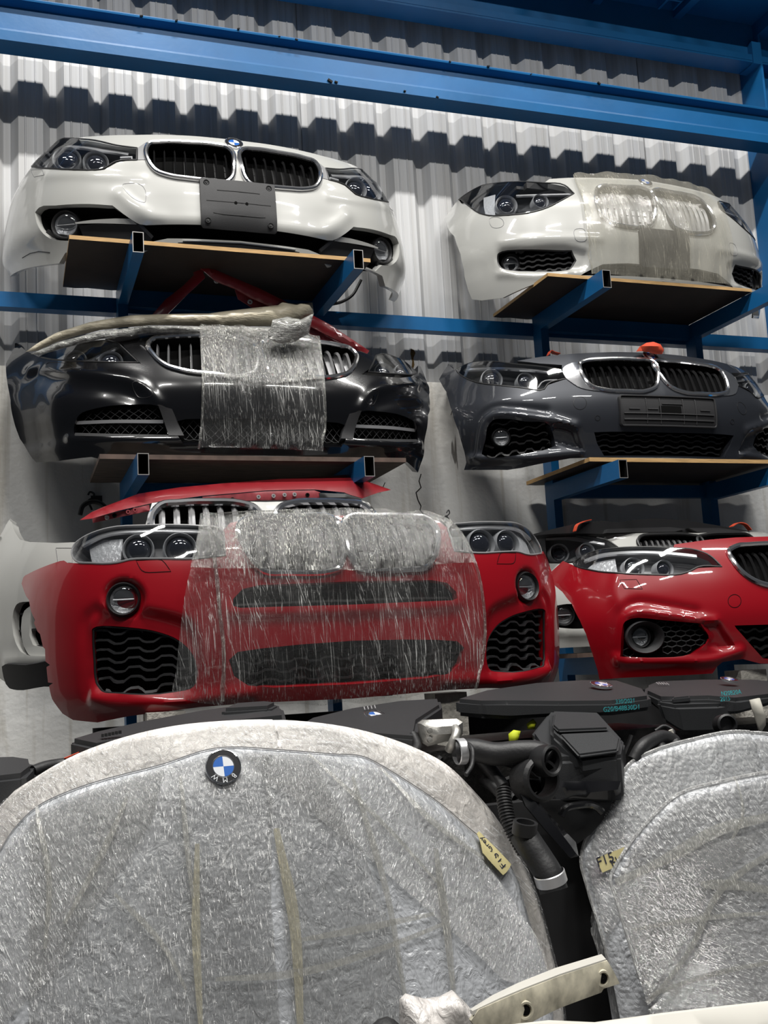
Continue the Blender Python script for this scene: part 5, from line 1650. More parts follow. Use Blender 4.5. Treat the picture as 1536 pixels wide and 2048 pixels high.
def block(name, top, h, m, parent, org, bevel=0.008, flare=0.0, seg=2):
    """solid with the given top outline [(px, py, Y)] and height h (number or list)"""
    P = np.array([aty(x, y, Y) for x, y, Y in top]) - org
    n = len(P)
    hs = np.full(n, h) if np.isscalar(h) else np.array(h)
    c = P.mean(0)
    B = P.copy(); B[:, 2] -= hs
    B[:, :2] = c[:2] + (B[:, :2] - c[:2]) * (1 + flare)
    bm = bmesh.new()
    tv = [bm.verts.new(q) for q in P]; bv = [bm.verts.new(q) for q in B]
    bm.faces.new(tv); bm.faces.new(bv[::-1])
    for i in range(n):
        j = (i + 1) % n
        bm.faces.new((tv[i], bv[i], bv[j], tv[j]))
    bmesh.ops.recalc_face_normals(bm, faces=bm.faces)
    if bevel:
        bmesh.ops.bevel(bm, geom=[e for e in bm.edges], offset=bevel, segments=seg, affect='EDGES', clamp_overlap=True)
    me = bpy.data.meshes.new(name); bm.to_mesh(me); bm.free()
    me.materials.append(M[m])
    me.polygons.foreach_set('use_smooth', np.ones(len(me.polygons), dtype=bool))
    me.set_sharp_from_angle(angle=math.radians(35))
    o = bpy.data.objects.new(name, me); col.objects.link(o); o.parent = parent
    return o


def pipe(name, pts, r, m, parent, org, k=5, n=10):
    P = cr([aty(x, y, Y) - org for x, y, Y in pts], False, k)
    mb = MB(); mb.tube(P, r, n); return mb.build(name, m, parent)


def corrugated(name, pts, r, m, parent, org, rings=26):
    P = np.array(cr([aty(x, y, Y) - org for x, y, Y in pts], False, 14))
    d = np.r_[0, np.cumsum(np.linalg.norm(np.diff(P, axis=0), axis=1))]
    s = np.linspace(0, d[-1], rings * 4)
    Q = np.stack([np.interp(s, d, P[:, i]) for i in range(3)], 1)
    rr = [r * (1.0 if i % 4 in (0, 1) else 0.8) for i in range(len(s))]
    mb = MB(); mb.tube(Q, rr, 12); return mb.build(name, m, parent)


def engine_body(parent, org, px, py, Y, w, d, seed):
    """casting, pulleys, pipes and wires under a cover"""
    rng = random.Random(seed)
    c = aty(px, py, Y) - org
    mb = MB(); mb.box(c + [-w / 2, -d / 2 + 0.05, -0.40], c + [w / 2, d / 2, -0.06])
    mb.build('engine_block', 'oily', parent, smooth=False)
    for i in range(int(w / 0.11)):
        x = c[0] - w / 2 + 0.06 + i * 0.11
        r = rng.uniform(0.022, 0.045)
        mb = MB(); mb.add(*lathe([(r, -0.02), (r, 0.03), (r * 0.8, 0.035), (r * 0.75, 0.02), (r * 0.3, 0.02), (r * 0.28, 0.04), (0.0005, 0.04)], 16, (x, c[1] - d / 2 + 0.03, c[2] - rng.uniform(0.13, 0.32))))
        mb.build('fitting', rng.choice(['oily', 'plastic', 'plastic', 'darksteel']), parent)
    for i in range(int(w / 0.06)):
        x0 = c[0] + rng.uniform(-w / 2, w / 2)
        z0 = c[2] - rng.uniform(0.06, 0.2)
        pts = [np.array([x0, c[1] - d / 2 + 0.02, z0])]
        for k in range(4):
            pts.append(pts[-1] + np.array([rng.uniform(-0.09, 0.09), rng.uniform(-0.02, 0.015), rng.uniform(-0.1, 0.03)]))
        mb = MB(); mb.tube(cr(pts, False, 5), rng.uniform(0.004, 0.011), 6); mb.build('wiring_loom', rng.choice(['rubber', 'plastic', 'oily']), parent)


# engine with the long smooth cover, left
og = aty(350, 1500, 3.0); og[2] = 0.95
e = thing('engine', 'engine with a long black cover behind the bubble-wrapped bonnet, left of the badge cover', 'engine', og)
block('engine_cover', [(137, 1478, 2.85), (188, 1489, 2.74), (330, 1462, 2.76), (480, 1440, 2.82), (572, 1432, 2.88), (566, 1410, 3.0), (540, 1405, 3.06), (495, 1406, 3.08), (400, 1421, 3.06), (290, 1440, 3.0), (190, 1463, 2.92)], 0.07, 'cover', e, og, 0.012)
block('cover_hump', [(440, 1418, 2.95), (540, 1412, 2.93), (556, 1404, 2.99), (530, 1401, 3.03), (470, 1405, 3.03)], 0.03, 'cover', e, og, 0.01)
for i in range(6):
    p = aty(205 + i * 7, 1471 - i * 1.4, 2.79) - og
    mb = MB(); mb.box(p - [0.003, 0.01, 0.004], p + [0.003, 0.012, 0.004]); mb.build('cover_vent', 'plastic', e, smooth=False)
engine_body(e, og, 350, 1470, 2.97, 0.62, 0.3, 3)
# far left
og = aty(20, 1560, 2.85); og[2] = 0.95
e = thing('engine', 'engine with a small black cover at the left edge of the photo', 'engine', og)
block('engine_cover', [(-60, 1560, 2.62), (50, 1548, 2.66), (69, 1528, 2.74), (66, 1518, 2.82), (30, 1511, 2.86), (-60, 1514, 2.86)], 0.09, 'cover', e, og, 0.012)
engine_body(e, og, -10, 1540, 2.85, 0.42, 0.28, 5)
pipe('coolant_hose', [(66, 1542, 2.76), (92, 1533, 2.78), (120, 1528, 2.8), (160, 1524, 2.8)], 0.014, 'rubber', e, og)
pipe('coolant_hose', [(66, 1556, 2.76), (100, 1545, 2.78), (140, 1538, 2.8)], 0.010, 'rubber', e, og)
pillow('orange_sleeve', [(128, 1516), (158, 1504), (160, 1509), (140, 1518)], 2.8, 0.006, 'orange', e, org=og)

# engine with the round badge on its cover, centre
og = aty(720, 1480, 3.05); og[2] = 0.95
e = thing('engine', 'engine with a round badge on its black cover, below the film-wrapped red bumper', 'engine', og)
block('engine_cover', [(590, 1452, 2.84), (700, 1462, 2.72), (832, 1474, 2.66), (838, 1440, 2.84), (884, 1410, 3.02), (880, 1396, 3.12), (800, 1400, 3.13), (700, 1416, 3.08), (620, 1436, 2.98)], 0.06, 'cover', e, og, 0.01)
pc = aty(751, 1434, 2.93) - og
roundel('badge', pc + [0, 0, 0.004], (0.1, -0.42, 1), (0, 0.9, 0.4), 0.034, e)
for i in range(4):
    p = aty(730 + i * 7, 1420 - i, 3.0) - og
    mb = MB(); mb.tube([p, p + np.array([0.004, 0.02, 0.008])], 0.002, 4); mb.build('cover_script', 'satin', e)
engine_body(e, og, 740, 1465, 3.0, 0.5, 0.3, 8)
pipe('coolant_hose', [(826, 1470, 2.7), (832, 1482, 2.68), (834, 1494, 2.66), (828, 1505, 2.64)], 0.013, 'rubber', e, og)
pillow('orange_sleeve', [(808, 1470), (826, 1468), (836, 1490), (840, 1502), (822, 1496)], 2.7, 0.012, 'orange', e, org=og)
# oil cooler plate with pipe
q = [(838, 1447), (848, 1440), (910, 1437), (922, 1444), (922, 1468), (912, 1477), (852, 1492), (842, 1486)]
pillow('oil_cooler', q, lambda x, y: 2.68 - (x - 838) * 0.0003, 0.022, 'alu', e, org=og, power=0.25, edge=0.012)
for x, y in ((859, 1461), (859, 1479)):
    mb = MB(); mb.add(*lathe([(0.008, 0), (0.007, 0.005), (0.0004, 0.006)], 12, aty(x, y, 2.642) - og)); mb.build('rivet', 'alu', e)
pipe('cooler_pipe', [(910, 1456, 2.635), (913, 1466, 2.615), (906, 1484, 2.61), (898, 1500, 2.63)], 0.012, 'alu', e, og)

# big cover engine with handwriting, air box and hoses
og = aty(1120, 1500, 3.0); og[2] = 0.95
e = thing('engine', 'engine with a wide black cover carrying teal handwriting and an angular air filter box', 'engine', og)
block('engine_cover', [(908, 1398, 2.94), (964, 1402, 2.88), (1016, 1402, 2.88), (1120, 1403, 2.86), (1225, 1402, 2.86), (1302, 1391, 2.87), (1290, 1378, 3.04), (1236, 1360, 3.24), (1160, 1359, 3.26), (1068, 1365, 3.22), (968, 1380, 3.10)], [0.05, 0.05, 0.055, 0.045, 0.045, 0.045, 0.05, 0.05, 0.05, 0.05, 0.05], 'cover', e, og, 0.012)
pc = aty(1203, 1377, 3.06) - og
roundel('badge', pc + [0, 0, 0.012], (0.05, -0.3, 1), (0, 0.95, 0.3), 0.036, e)
for txt, x, y, sz in (('330/2021', 1250, 1403, 0.019), ('G20/B48B30D1', 1243, 1417, 0.021)):
    place_text('handwriting', txt, sz, aty(x, y, 2.855) - og, (1, 0.05, 0.0), (0.0, 0.0, 1), 'teal', e, shear=0.15)
engine_body(e, og, 1120, 1425, 3.05, 0.62, 0.34, 11)
# air box: base, lid and a bevelled step
block('air_box', [(1062, 1462, 2.70), (1098, 1520, 2.60), (1240, 1512, 2.56), (1250, 1480, 2.68), (1200, 1424, 2.86), (1096, 1421, 2.88)], 0.12, 'cover', e, og, 0.012)
block('air_box_lid', [(1100, 1462, 2.66), (1156, 1514, 2.57), (1240, 1502, 2.57), (1246, 1478, 2.64), (1198, 1422, 2.80), (1100, 1420, 2.82)], 0.05, 'cover', e, og, 0.012)
block('lid_step', [(1118, 1466, 2.63), (1158, 1510, 2.555), (1236, 1499, 2.56), (1240, 1480, 2.61), (1222, 1462, 2.66)], 0.012, 'cover', e, og, 0.006)
block('lid_step', [(1104, 1448, 2.69), (1116, 1460, 2.655), (1218, 1456, 2.67), (1196, 1426, 2.77), (1108, 1424, 2.79)], 0.012, 'cover', e, og, 0.006)
pipe('intake_hose', [(915, 1502, 2.6), (945, 1500, 2.58), (990, 1508, 2.55), (1040, 1504, 2.52), (1078, 1506, 2.5), (1100, 1518, 2.48)], 0.030, 'rubber', e, og, 6, 14)
# open end of the hose
c = aty(1104, 1521, 2.455) - og
d = np.array([0.35, -0.9, 0.05])
mb = MB(); mb.add(*lathe([(0.034, -0.05), (0.040, -0.04), (0.040, 0.0), (0.034, 0.004), (0.029, 0.0), (0.028, -0.06)], 24, c, d)); mb.build('hose_end', 'plastic', e)
mb = MB(); mb.add(*lathe([(0.029, -0.05), (0.0005, -0.055)], 20, c, d)); mb.build('hose_bore', 'void', e)
mb = MB(); mb.add(*lathe([(0.050, -0.09), (0.058, -0.08), (0.058, -0.02), (0.05, -0.012), (0.044, -0.012), (0.042, -0.06)], 24, c - np.array([0.02, 0, 0.045]), d + np.array([-0.2, 0, 0]))); mb.build('air_duct', 'rubber', e)
mb = MB(); mb.add(*lathe([(0.032, -0.012), (0.034, -0.01), (0.034, 0.01), (0.032, 0.012)], 20, aty(921, 1503, 2.59) - og, (1, 0, 0), (0, 0, 1))); mb.build('hose_clamp', 'satin', e)
pipe('wiring_loom', [(925, 1480, 2.6), (945, 1500, 2.54), (944, 1530, 2.52), (932, 1550, 2.5)], 0.006, 'rubber', e, og)
pipe('coolant_hose', [(960, 1515, 2.6), (985, 1545, 2.58), (1005, 1575, 2.55)], 0.02, 'rubber', e, og)
pipe('coolant_hose', [(968, 1560, 2.6), (990, 1575, 2.56), (1003, 1590, 2.55)], 0.016, 'rubber', e, og)
corrugated('corrugated_hose', [(1006, 1578, 2.5), (1010, 1610, 2.48), (1018, 1645, 2.46), (1035, 1680, 2.44), (1050, 1705, 2.42)], 0.020, 'rubber', e, og, 22)
pipe('lower_hose', [(1046, 1668, 2.4), (1060, 1690, 2.38), (1080, 1720, 2.36), (1098, 1750, 2.34), (1108, 1782, 2.33)], 0.034, 'rubber', e, og, 6, 14)
mb = MB(); mb.add(*lathe([(0.036, -0.014), (0.038, -0.012), (0.038, 0.012), (0.036, 0.014)], 24, aty(1101, 1756, 2.335) - og, (0.25, 0.05, -0.9), (0, 1, 0))); mb.build('hose_clamp', 'satin', e)
mb = MB(); mb.add(*lathe([(0.03, -0.01), (0.03, 0.02), (0.022, 0.02), (0.02, 0.0)], 18, aty(1049, 1660, 2.38) - og, (0.1, -0.2, 0.9), (0, 1, 0))); mb.build('hose_neck', 'plastic', e)
pillow('yellow_rag', [(1018, 1468), (1028, 1460), (1040, 1462), (1036, 1478), (1026, 1490), (1019, 1486)], 2.82, 0.012, 'yellowcloth', e, org=og, crumple=0.004, step=0.01)
pillow('yellow_rag', [(1054, 1448), (1066, 1438), (1072, 1446), (1068, 1458), (1056, 1458)], 2.9, 0.01, 'yellowcloth', e, org=og, crumple=0.003, step=0.01)
# glossy black front frame below
fr = thing('front_frame', 'glossy black car front frame panel between the two bonnet stacks', 'car panel', aty(1120, 1640, 2.6) * np.array([1, 1, 0]))
of = aty(1120, 1640, 2.6) * np.array([1, 1, 0])
pillow('frame_rail', [(1028, 1560), (1042, 1552), (1062, 1588), (1100, 1632), (1150, 1684), (1156, 1712), (1140, 1716), (1090, 1660), (1050, 1612)], lambda x, y: 2.52 - (y - 1560) * 0.0008, 0.02, 'blackgloss', fr, org=of)
pillow('frame_panel', [(1040, 1556), (1140, 1562), (1240, 1562), (1240, 1600), (1130, 1596), (1060, 1596)], 2.56, 0.012, 'blackgloss', fr, org=of)
pillow('frame_panel', [(1062, 1598), (1130, 1598), (1240, 1600), (1180, 1668), (1150, 1690), (1100, 1640)], 2.6, 0.01, 'plastic', fr, org=of)
mb = MB(); mb.tube(cr([aty(x, y, 2.56) - of for x, y in ((1122, 1632), (1130, 1618), (1156, 1610), (1190, 1612), (1204, 1624))], False, 5), 0.010, 8); mb.build('opening_lip', 'blackgloss', fr)
mb = MB(); mb.box(np.array([-0.3, 0.06, 0.0]), np.array([0.25, 0.10, 1.2])); mb.build('support_plate', 'darksteel', fr, smooth=False)

# engine at the right edge
og = aty(1420, 1480, 3.1); og[2] = 0.95
e = thing('engine', 'engine with a black cover and teal note at the right photo edge', 'engine', og)
block('engine_cover', [(1288, 1380, 3.0), (1318, 1394, 2.88), (1345, 1394, 2.88), (1420, 1392, 2.86), (1475, 1398, 2.84), (1560, 1386, 2.9), (1560, 1364, 3.2), (1505, 1358, 3.26), (1400, 1358, 3.26), (1310, 1362, 3.22), (1290, 1370, 3.12)], [0.03, 0.05, 0.05, 0.06, 0.05, 0.03, 0.04, 0.04, 0.04, 0.04, 0.03], 'cover', e, og, 0.012)
block('cover_skirt', [(1312, 1404, 2.87), (1352, 1412, 2.84), (1440, 1410, 2.84), (1478, 1402, 2.86), (1478, 1394, 2.96), (1320, 1394, 2.96)], [0.06, 0.085, 0.085, 0.02, 0.02, 0.06], 'cover', e, og, 0.01, flare=-0.12)
block('cover_tab', [(1343, 1396, 2.86), (1380, 1392, 2.86), (1376, 1386, 2.92), (1350, 1388, 2.92)], 0.02, 'cover', e, og, 0.005)
pc = aty(1459, 1366, 3.1) - og
roundel('badge', pc + [0, 0, 0.012], (0.05, -0.3, 1), (0, 0.95, 0.3), 0.03, e)
for txt, x, y in (('N20B20A', 1462, 1386), ('2015', 1450, 1398)):
    place_text('handwriting', txt, 0.020, aty(x, y, 2.835) - og, (1, 0.06, 0.02), (0, 0.2, 1), 'teal', e, shear=0.15)
for i in range(5):
    p = aty(1318 + i * 5, 1369 + 0.2 * i, 3.08) - og
    mb = MB(); mb.tube([p, p + np.array([0.003, 0.02, 0.006])], 0.0018, 4); mb.build('cover_script', 'satin', e)
engine_body(e, og, 1420, 1412, 3.05, 0.55, 0.32, 21)
pipe('coolant_hose', [(1268, 1520, 2.62), (1282, 1496, 2.62), (1305, 1480, 2.64), (1330, 1474, 2.66), (1348, 1482, 2.66), (1352, 1498, 2.64)], 0.019, 'rubber', e, og, 6, 12)
pipe('coolant_hose', [(1312, 1490, 2.66), (1322, 1500, 2.64), (1330, 1512, 2.62)], 0.022, 'rubber', e, og, 6, 12)
pipe('wiring_loom', [(1310, 1462, 2.7), (1330, 1452, 2.7), (1345, 1460, 2.69), (1346, 1474, 2.66)], 0.005, 'rubber', e, og)
mb = MB(); mb.tube([aty(1341, 1460, 2.66) - og, aty(1345, 1470, 2.66) - og], 0.006, 8); mb.build('connector', 'whitetape', e)
pillow('heat_tape', [(1500, 1400), (1518, 1396), (1526, 1420), (1530, 1450), (1520, 1466), (1512, 1440)], 2.72, 0.02, 'whitetape', e, org=og, crumple=0.004)
mb = MB(); mb.add(*lathe([(0.03, -0.05), (0.03, 0.0), (0.024, 0.004), (0.02, -0.02), (0.0005, -0.02)], 18, aty(1455, 1448, 2.68) - og, (-0.3, -0.9, 0.1))); mb.build('breather_port', 'plastic', e)

# blocks that carry the red bumpers
M['rawconcrete'] = mat('rough_concrete', (0.42, 0.40, 0.36), 0.9, var=0.35, vscale=18, bump=0.8, bscale=40)
for px, nose_, lab in (((898, 1400), SH_R1, 'rough pale concrete block under the film-wrapped red bumper'), ((330, 1400), SH_R1, 'concrete block under the left part of the film-wrapped red bumper'), ((1500, 1340), SH_R2, 'concrete block under the bare red bumper at right')):
    y_ = nose_.loc[1] + 0.06
    p = aty(*px, y_)
    ztop = nose_.loc[2] - 0.004
    mb = MB(); mb.box((-0.06, -0.05, 0), (0.06, 0.05, ztop - 0.95))
    o = mb.build('concrete_block', 'rawconcrete', smooth=False); o.location = (p[0], y_ + 0.03, 0.95)
    tag(o, lab, 'block')
# ------------------------------------------------------------------ bubble-wrapped bonnets in the foreground
def bubble_mat(name, base, cell=95.0, rough=0.3, bub=0.5, seed=0.0):
    """bubble wrap pulled tight over a panel: rows of bubbles, crinkles and small glints"""
    m = bpy.data.materials.new(name)
    N, L = nodes_of(m)
    b = N['Principled BSDF']
    tc = N.new('ShaderNodeTexCoord')
    def noise(st, det=4, dist=0.0):
        mp = N.new('ShaderNodeMapping'); mp.inputs['Scale'].default_value = st; mp.inputs['Location'].default_value = (seed, seed, seed)
        L.new(tc.outputs['Object'], mp.inputs['Vector'])
        n = N.new('ShaderNodeTexNoise'); n.inputs['Scale'].default_value = 1; n.inputs['Detail'].default_value = det; n.inputs['Distortion'].default_value = dist
        L.new(mp.outputs['Vector'], n.inputs['Vector']); return n
    big = noise((2.6, 2.6, 1.8), 5, 0.4)
    crink = noise((38, 38, 22), 5, 1.2)
    fold = noise((9, 9, 5), 4, 0.8)
    vo = N.new('ShaderNodeTexVoronoi'); vo.voronoi_dimensions = '2D'; vo.inputs['Scale'].default_value = cell; vo.inputs['Randomness'].default_value = 0.7
    fm = N.new('ShaderNodeMapping'); fm.inputs['Rotation'].default_value = (math.radians(-90), 0, 0)
    L.new(tc.outputs['Object'], fm.inputs['Vector']); L.new(fm.outputs['Vector'], vo.inputs['Vector'])
    ramp = N.new('ShaderNodeValToRGB')
    ramp.color_ramp.elements[0].position = 0.3; ramp.color_ramp.elements[0].color = (*[c * 0.72 for c in base], 1)
    ramp.color_ramp.elements[1].position = 0.7; ramp.color_ramp.elements[1].color = (*[min(1, c * 1.2) for c in base], 1)
    L.new(big.outputs['Fac'], ramp.inputs['Fac'])
    L.new(ramp.outputs['Color'], b.inputs['Base Color'])
    b.inputs['Roughness'].default_value = rough
    b.inputs['Specular IOR Level'].default_value = 0.7
    b.inputs['Coat Weight'].default_value = 0.8; b.inputs['Coat Roughness'].default_value = 0.12
    def madd(x, k, y):
        q = N.new('ShaderNodeMath'); q.operation = 'MULTIPLY_ADD'; q.inputs[1].default_value = k
        L.new(x, q.inputs[0]); L.new(y, q.inputs[2]); return q.outputs[0]
    h = madd(vo.outputs['Distance'], -bub, crink.outputs['Fac'])
    h = madd(fold.outputs['Fac'], 2.0, h)
    bn = N.new('ShaderNodeBump'); bn.inputs['Strength'].default_value = 0.7; bn.inputs['Distance'].default_value = 0.012
    L.new(h, bn.inputs['Height'])
    L.new(bn.outputs['Normal'], b.inputs['Normal']); L.new(bn.outputs['Normal'], b.inputs['Coat Normal'])
    return m


M['wrapgrey'] = bubble_mat('bubble_wrap_over_grey', (0.46, 0.475, 0.50), 95, bub=0.10)
M['wrapwhite'] = bubble_mat('bubble_wrap_over_white', (0.78, 0.74, 0.71), 80, 0.35, 0.08, 3.0)
M['wrapsilver'] = bubble_mat('bubble_wrap_over_silver', (0.56, 0.575, 0.60), 75, bub=0.28, seed=5.0)
M['wrapdark'] = bubble_mat('bubble_wrap_over_dark', (0.38, 0.39, 0.41), 75, bub=0.28, seed=8.0)
for i_, (r1_, r2_) in enumerate(((0.05, -0.25), (0.45, 0.15), (-0.55, -0.2), (1.15, 0.8), (0.8, 1.4), (-0.95, -0.6))):
    M['band%d' % i_] = film_mat('film_band_%d' % i_, (0.95, 0.95, 0.95), 0.05, 0.95, 420, 8, r1_, r2_, glint=0.26, bump=1.0, rough=0.14, haze=0.10)  # strong pale threads paint glints on top of the real film haze
M['bonnetgrey'] = mat('grey_bonnet_paint', (0.12, 0.125, 0.13), 0.35, metal=0.4, coat=1)
M['tape'] = mat('masking_tape', (0.50, 0.44, 0.22), 0.8, var=0.1, vscale=40)
M['ink'] = mat('marker_ink', (0.01, 0.012, 0.03), 0.7)


def bonnet(label, loc, plan, prof, outline, m, seed, th=0.03, rot=0.0, step=0.02, amp=0.004, rd=0.07):
    sh = Shell(loc, plan, prof, rot, zr=(0.0, 1.75))
    t = thing('car_bonnet', label, 'bonnet', sh.loc, rot=(0, 0, rot))
    out = sh.tr(cr(outline, False, 4)) if not any(isinstance(q[0], str) for q in outline) else sh.tr(outline)
    rng = np.random.default_rng(seed)
    k = [(rng.uniform(4, 22), rng.uniform(0, 3.14), rng.uniform(0, 6.28)) for _ in range(8)]
    def wob(u, z):
        r = 0
        for f, a, p in k:
            r = r + amp / 3 * np.sin(f * (np.asarray(u) * math.cos(a) + np.asarray(z) * math.sin(a)) + p)
        return r
    P = np.array(out)
    def rounded(u, z):
        u, z = np.broadcast_arrays(np.asarray(u, float), np.asarray(z, float))
        q = np.stack([u.ravel(), z.ravel()], -1)
        d = np.minimum(dist_poly(q, P), rd)
        return (-0.5 * rd * (1 - d / rd) ** 2).reshape(u.shape)
    sh.relief += [wob, rounded]
    sh.sheet('wrapped_panel', out, (), m, t, off=0.0, rim=th, step=step, back=False)
    return sh, t, out


def band(sh, t, px, k, off, clip=None):
    """one pass of stretch film laid across the panel"""
    uz = sh.tr(px)
    pv, tri, bnd = cdt(uz, (), 0.02)
    p = sh.pt(pv[:, 0], pv[:, 1], np.full(len(pv), off))
    return mesh_obj('film_band', p, tri, 'band%d' % k, t, smooth='all')


PF = [(0.0, 0.0), (0.5, -0.10), (0.9, -0.20), (1.2, -0.30), (1.4, -0.385), (1.55, -0.46), (1.75, -0.57)]
PL = [(0, 0), (0.25, 0.008), (0.5, 0.04), (0.7, 0.09), (0.85, 0.16), (1.0, 0.26)]
# back of the left pair: pale
cb = aty(560, 1460, 2.55)
SHB, TB, OB = bonnet('bonnet in whitish bubble wrap, rear one of the left pair, its arched rim showing', (cb[0], 2.17, 0.0), PL, PF,
    [(-60, 1650), (0, 1596), (60, 1558), (150, 1510), (250, 1475), (350, 1453), (450, 1443), (550, 1440), (650, 1447), (750, 1465), (850, 1500), (900, 1526), (960, 1580), (1020, 1650), (1060, 1720), (1090, 1790), (1120, 1890), (1142, 1980), (1152, 2060), (1152, 2160), (600, 2200), (-60, 2200)], 'wrapwhite', 4)
cf = aty(445, 1540, 2.35)
SHF, TF, OF = bonnet('grey bonnet in bubble wrap with a round badge, front one of the left pair', (cf[0], 2.02, 0.0), PL, PF,
    [(-60, 1790), (-20, 1730), (20, 1665), (70, 1618), (120, 1593), (180, 1571), (330, 1531), (430, 1500), (470, 1497), (560, 1502), (680, 1511), (740, 1516), (770, 1530), (830, 1566), (900, 1613), (963, 1664), (1000, 1692), (1038, 1725), (1053, 1752), (1068, 1800), (1082, 1846), (1113, 1934), (1124, 1990), (1130, 2060), (1130, 2160), (600, 2200), (-60, 2200)], 'wrapgrey', 7)
u, z = SHF.inv(445, 1541)
c = SHF.pt(np.array(u), np.array(z), np.array(0.013)); nn = SHF.normal(np.array(u), np.array(z))
roundel('badge', c, nn, (0, 0, -1), 0.040, TF, letters=True)


# passes of film over the front left bonnet, each pulled its own way
band(SHF, TF, [(60, 1640), (180, 1585), (430, 1512), (540, 1512), (540, 1800), (560, 2060), (560, 2180), (60, 2180)], 0, 0.006)
band(SHF, TF, [(-50, 1800), (20, 1690), (80, 1628), (180, 1588), (330, 1545), (300, 1650), (200, 1800), (100, 1960), (-50, 2100)], 1, 0.010)
band(SHF, TF, [(480, 1510), (680, 1522), (760, 1540), (900, 1650), (1000, 1770), (1080, 1890), (1100, 1990), (1000, 1960), (860, 1830), (700, 1690), (560, 1580)], 2, 0.010)
band(SHF, TF, [(520, 1520), (620, 1520), (720, 1700), (790, 1900), (830, 2180), (600, 2180), (560, 1800)], 0, 0.014)
band(SHB, TB, [(-40, 1660), (0, 1606), (60, 1568), (150, 1520), (250, 1485), (450, 1453), (550, 1450), (650, 1457), (850, 1510), (960, 1592), (1060, 1735), (1120, 1910), (1140, 2060), (600, 2060), (-40, 2060)], 4, 0.006)


def fold(sh, t, px, r=0.003, off=0.016, m='foldfilm'):
    """narrow doubled-over strip of film"""
    return ribbon(sh, 'film_fold', sh.tr(cr(px, False, 4)), [r * 3, r * 6, r * 5, r * 3], m, t, off=off, th=0.0006)
M['foldfilm'] = film_mat('film_fold', (0.72, 0.71, 0.66), 0.16, 0.6, 430, 8, 0.0, 0.3, glint=0.2, bump=0.6)
M['foldyellow'] = film_mat('film_fold_yellowed', (0.60, 0.56, 0.42), 0.22, 0.6, 430, 3, 0.0, 0.1, glint=0.12, bump=0.4)
for px, r, m_ in (([(392, 1690), (390, 1850), (400, 2060)], 0.003, 'foldyellow'), ([(548, 1660), (585, 1850), (598, 2060)], 0.0045, 'foldyellow'), ([(700, 1560), (770, 1800), (806, 2000)], 0.003, 'foldfilm'),
                  ([(865, 1700), (885, 1850), (900, 1985)], 0.004, 'foldfilm'), ([(600, 1880), (700, 1862), (860, 1830)], 0.0025, 'foldfilm'), ([(430, 1960), (600, 1945), (780, 1890), (880, 1850)], 0.0025, 'foldfilm'),
                  ([(75, 1625), (100, 1760), (92, 1900)], 0.0025, 'foldfilm'), ([(360, 1560), (372, 1700), (384, 1800)], 0.002, 'foldfilm'), ([(255, 1600), (200, 1720), (130, 1850)], 0.0025, 'foldfilm'), ([(230, 1790), (330, 1900), (370, 1980)], 0.002, 'foldfilm'),
                  ([(760, 1545), (850, 1640), (960, 1720)], 0.0025, 'foldfilm'), ([(620, 1520), (760, 1650), (880, 1780)], 0.002, 'foldfilm')):
    fold(SHF, TF, px, r, 0.016, m_)
SHF.ring('panel_edge', OF[:-14], 0.0012, 'lampgrey', TF, off=0.004, n=5, closed=False)


def tape(sh, t, px, txts, off=0.02):
    uz = sh.tr(px)
    o = sh.sheet('tape_label', uz, (), 'tape', t, off=off, rim=0.001, step=0.007)
    for (txt, x0, y0, x1, y1, size, flip) in txts:
        a = sh.inv(x0, y0); b = sh.inv(x1, y1)
        pa = sh.pt(np.array(a[0]), np.array(a[1]), np.array(off + 0.001)); pb = sh.pt(np.array(b[0]), np.array(b[1]), np.array(off + 0.001))
        n = sh.normal(np.array(a[0]), np.array(a[1]))
        xd = pb - pa
        yd = np.cross(n, xd)
        place_text('handwriting', txt, size, (pa + pb) / 2, xd, yd, 'ink', o, shear=0.1)
tape(SHF, TF, [(953, 1676), (966, 1673), (1020, 1736), (999, 1753), (958, 1710)], [('F15', 1003, 1742, 981, 1713, 0.028, 0), ('Grey', 978, 1709, 960, 1686, 0.021, 0)], off=0.015)

# right stack, back to front
cr3 = aty(1500, 1560, 2.55)
PR = [(0, 0), (0.2, 0.008), (0.35, 0.03), (0.5, 0.08), (0.62, 0.15), (0.75, 0.24), (0.9, 0.36)]
SH5, T5, O5 = bonnet('bonnet in bubble wrap, rearmost of the right stack, only its left rim showing', (cr3[0] + 0.02, 2.36, 0.0), PR, PF,
    [(1960, 2160), (1940, 1900), (1900, 1720), (1840, 1620), (1700, 1560), (1560, 1560), (1300, 1590), (1202, 1626), (1162, 1652), (1140, 1690), (1138, 1705), (1148, 1735), (1172, 1830), (1198, 1905), (1224, 2040), (1240, 2160)], 'wrapgrey', 12, rd=0.022)
tape(SH5, T5, [(1163, 1676), (1191, 1656), (1197, 1668), (1174, 1687)], [('F2', 1168, 1680, 1192, 1664, 0.022, 0)])
SH4, T4, O4 = bonnet('bonnet in bubble wrap with a tape label, middle one of the right stack', (cr3[0] + 0.03, 2.21, 0.0), PR, PF,
    [(1960, 2160), (1930, 1860), (1870, 1640), (1780, 1530), (1700, 1492), (1600, 1476), (1536, 1468), (1466, 1464), (1392, 1479), (1304, 1505), (1258, 1530), (1240, 1556), (1196, 1638), (1168, 1688), (1161, 1722), (1172, 1770), (1208, 1888), (1240, 2040), (1262, 2160)], 'wrapsilver', 14, rd=0.022)
tape(SH4, T4, [(1193, 1719), (1250, 1695), (1234, 1735), (1206, 1747)], [('F15', 1198, 1727, 1224, 1716, 0.034, 0), ('bl', 1222, 1732, 1238, 1722, 0.03, 0)])
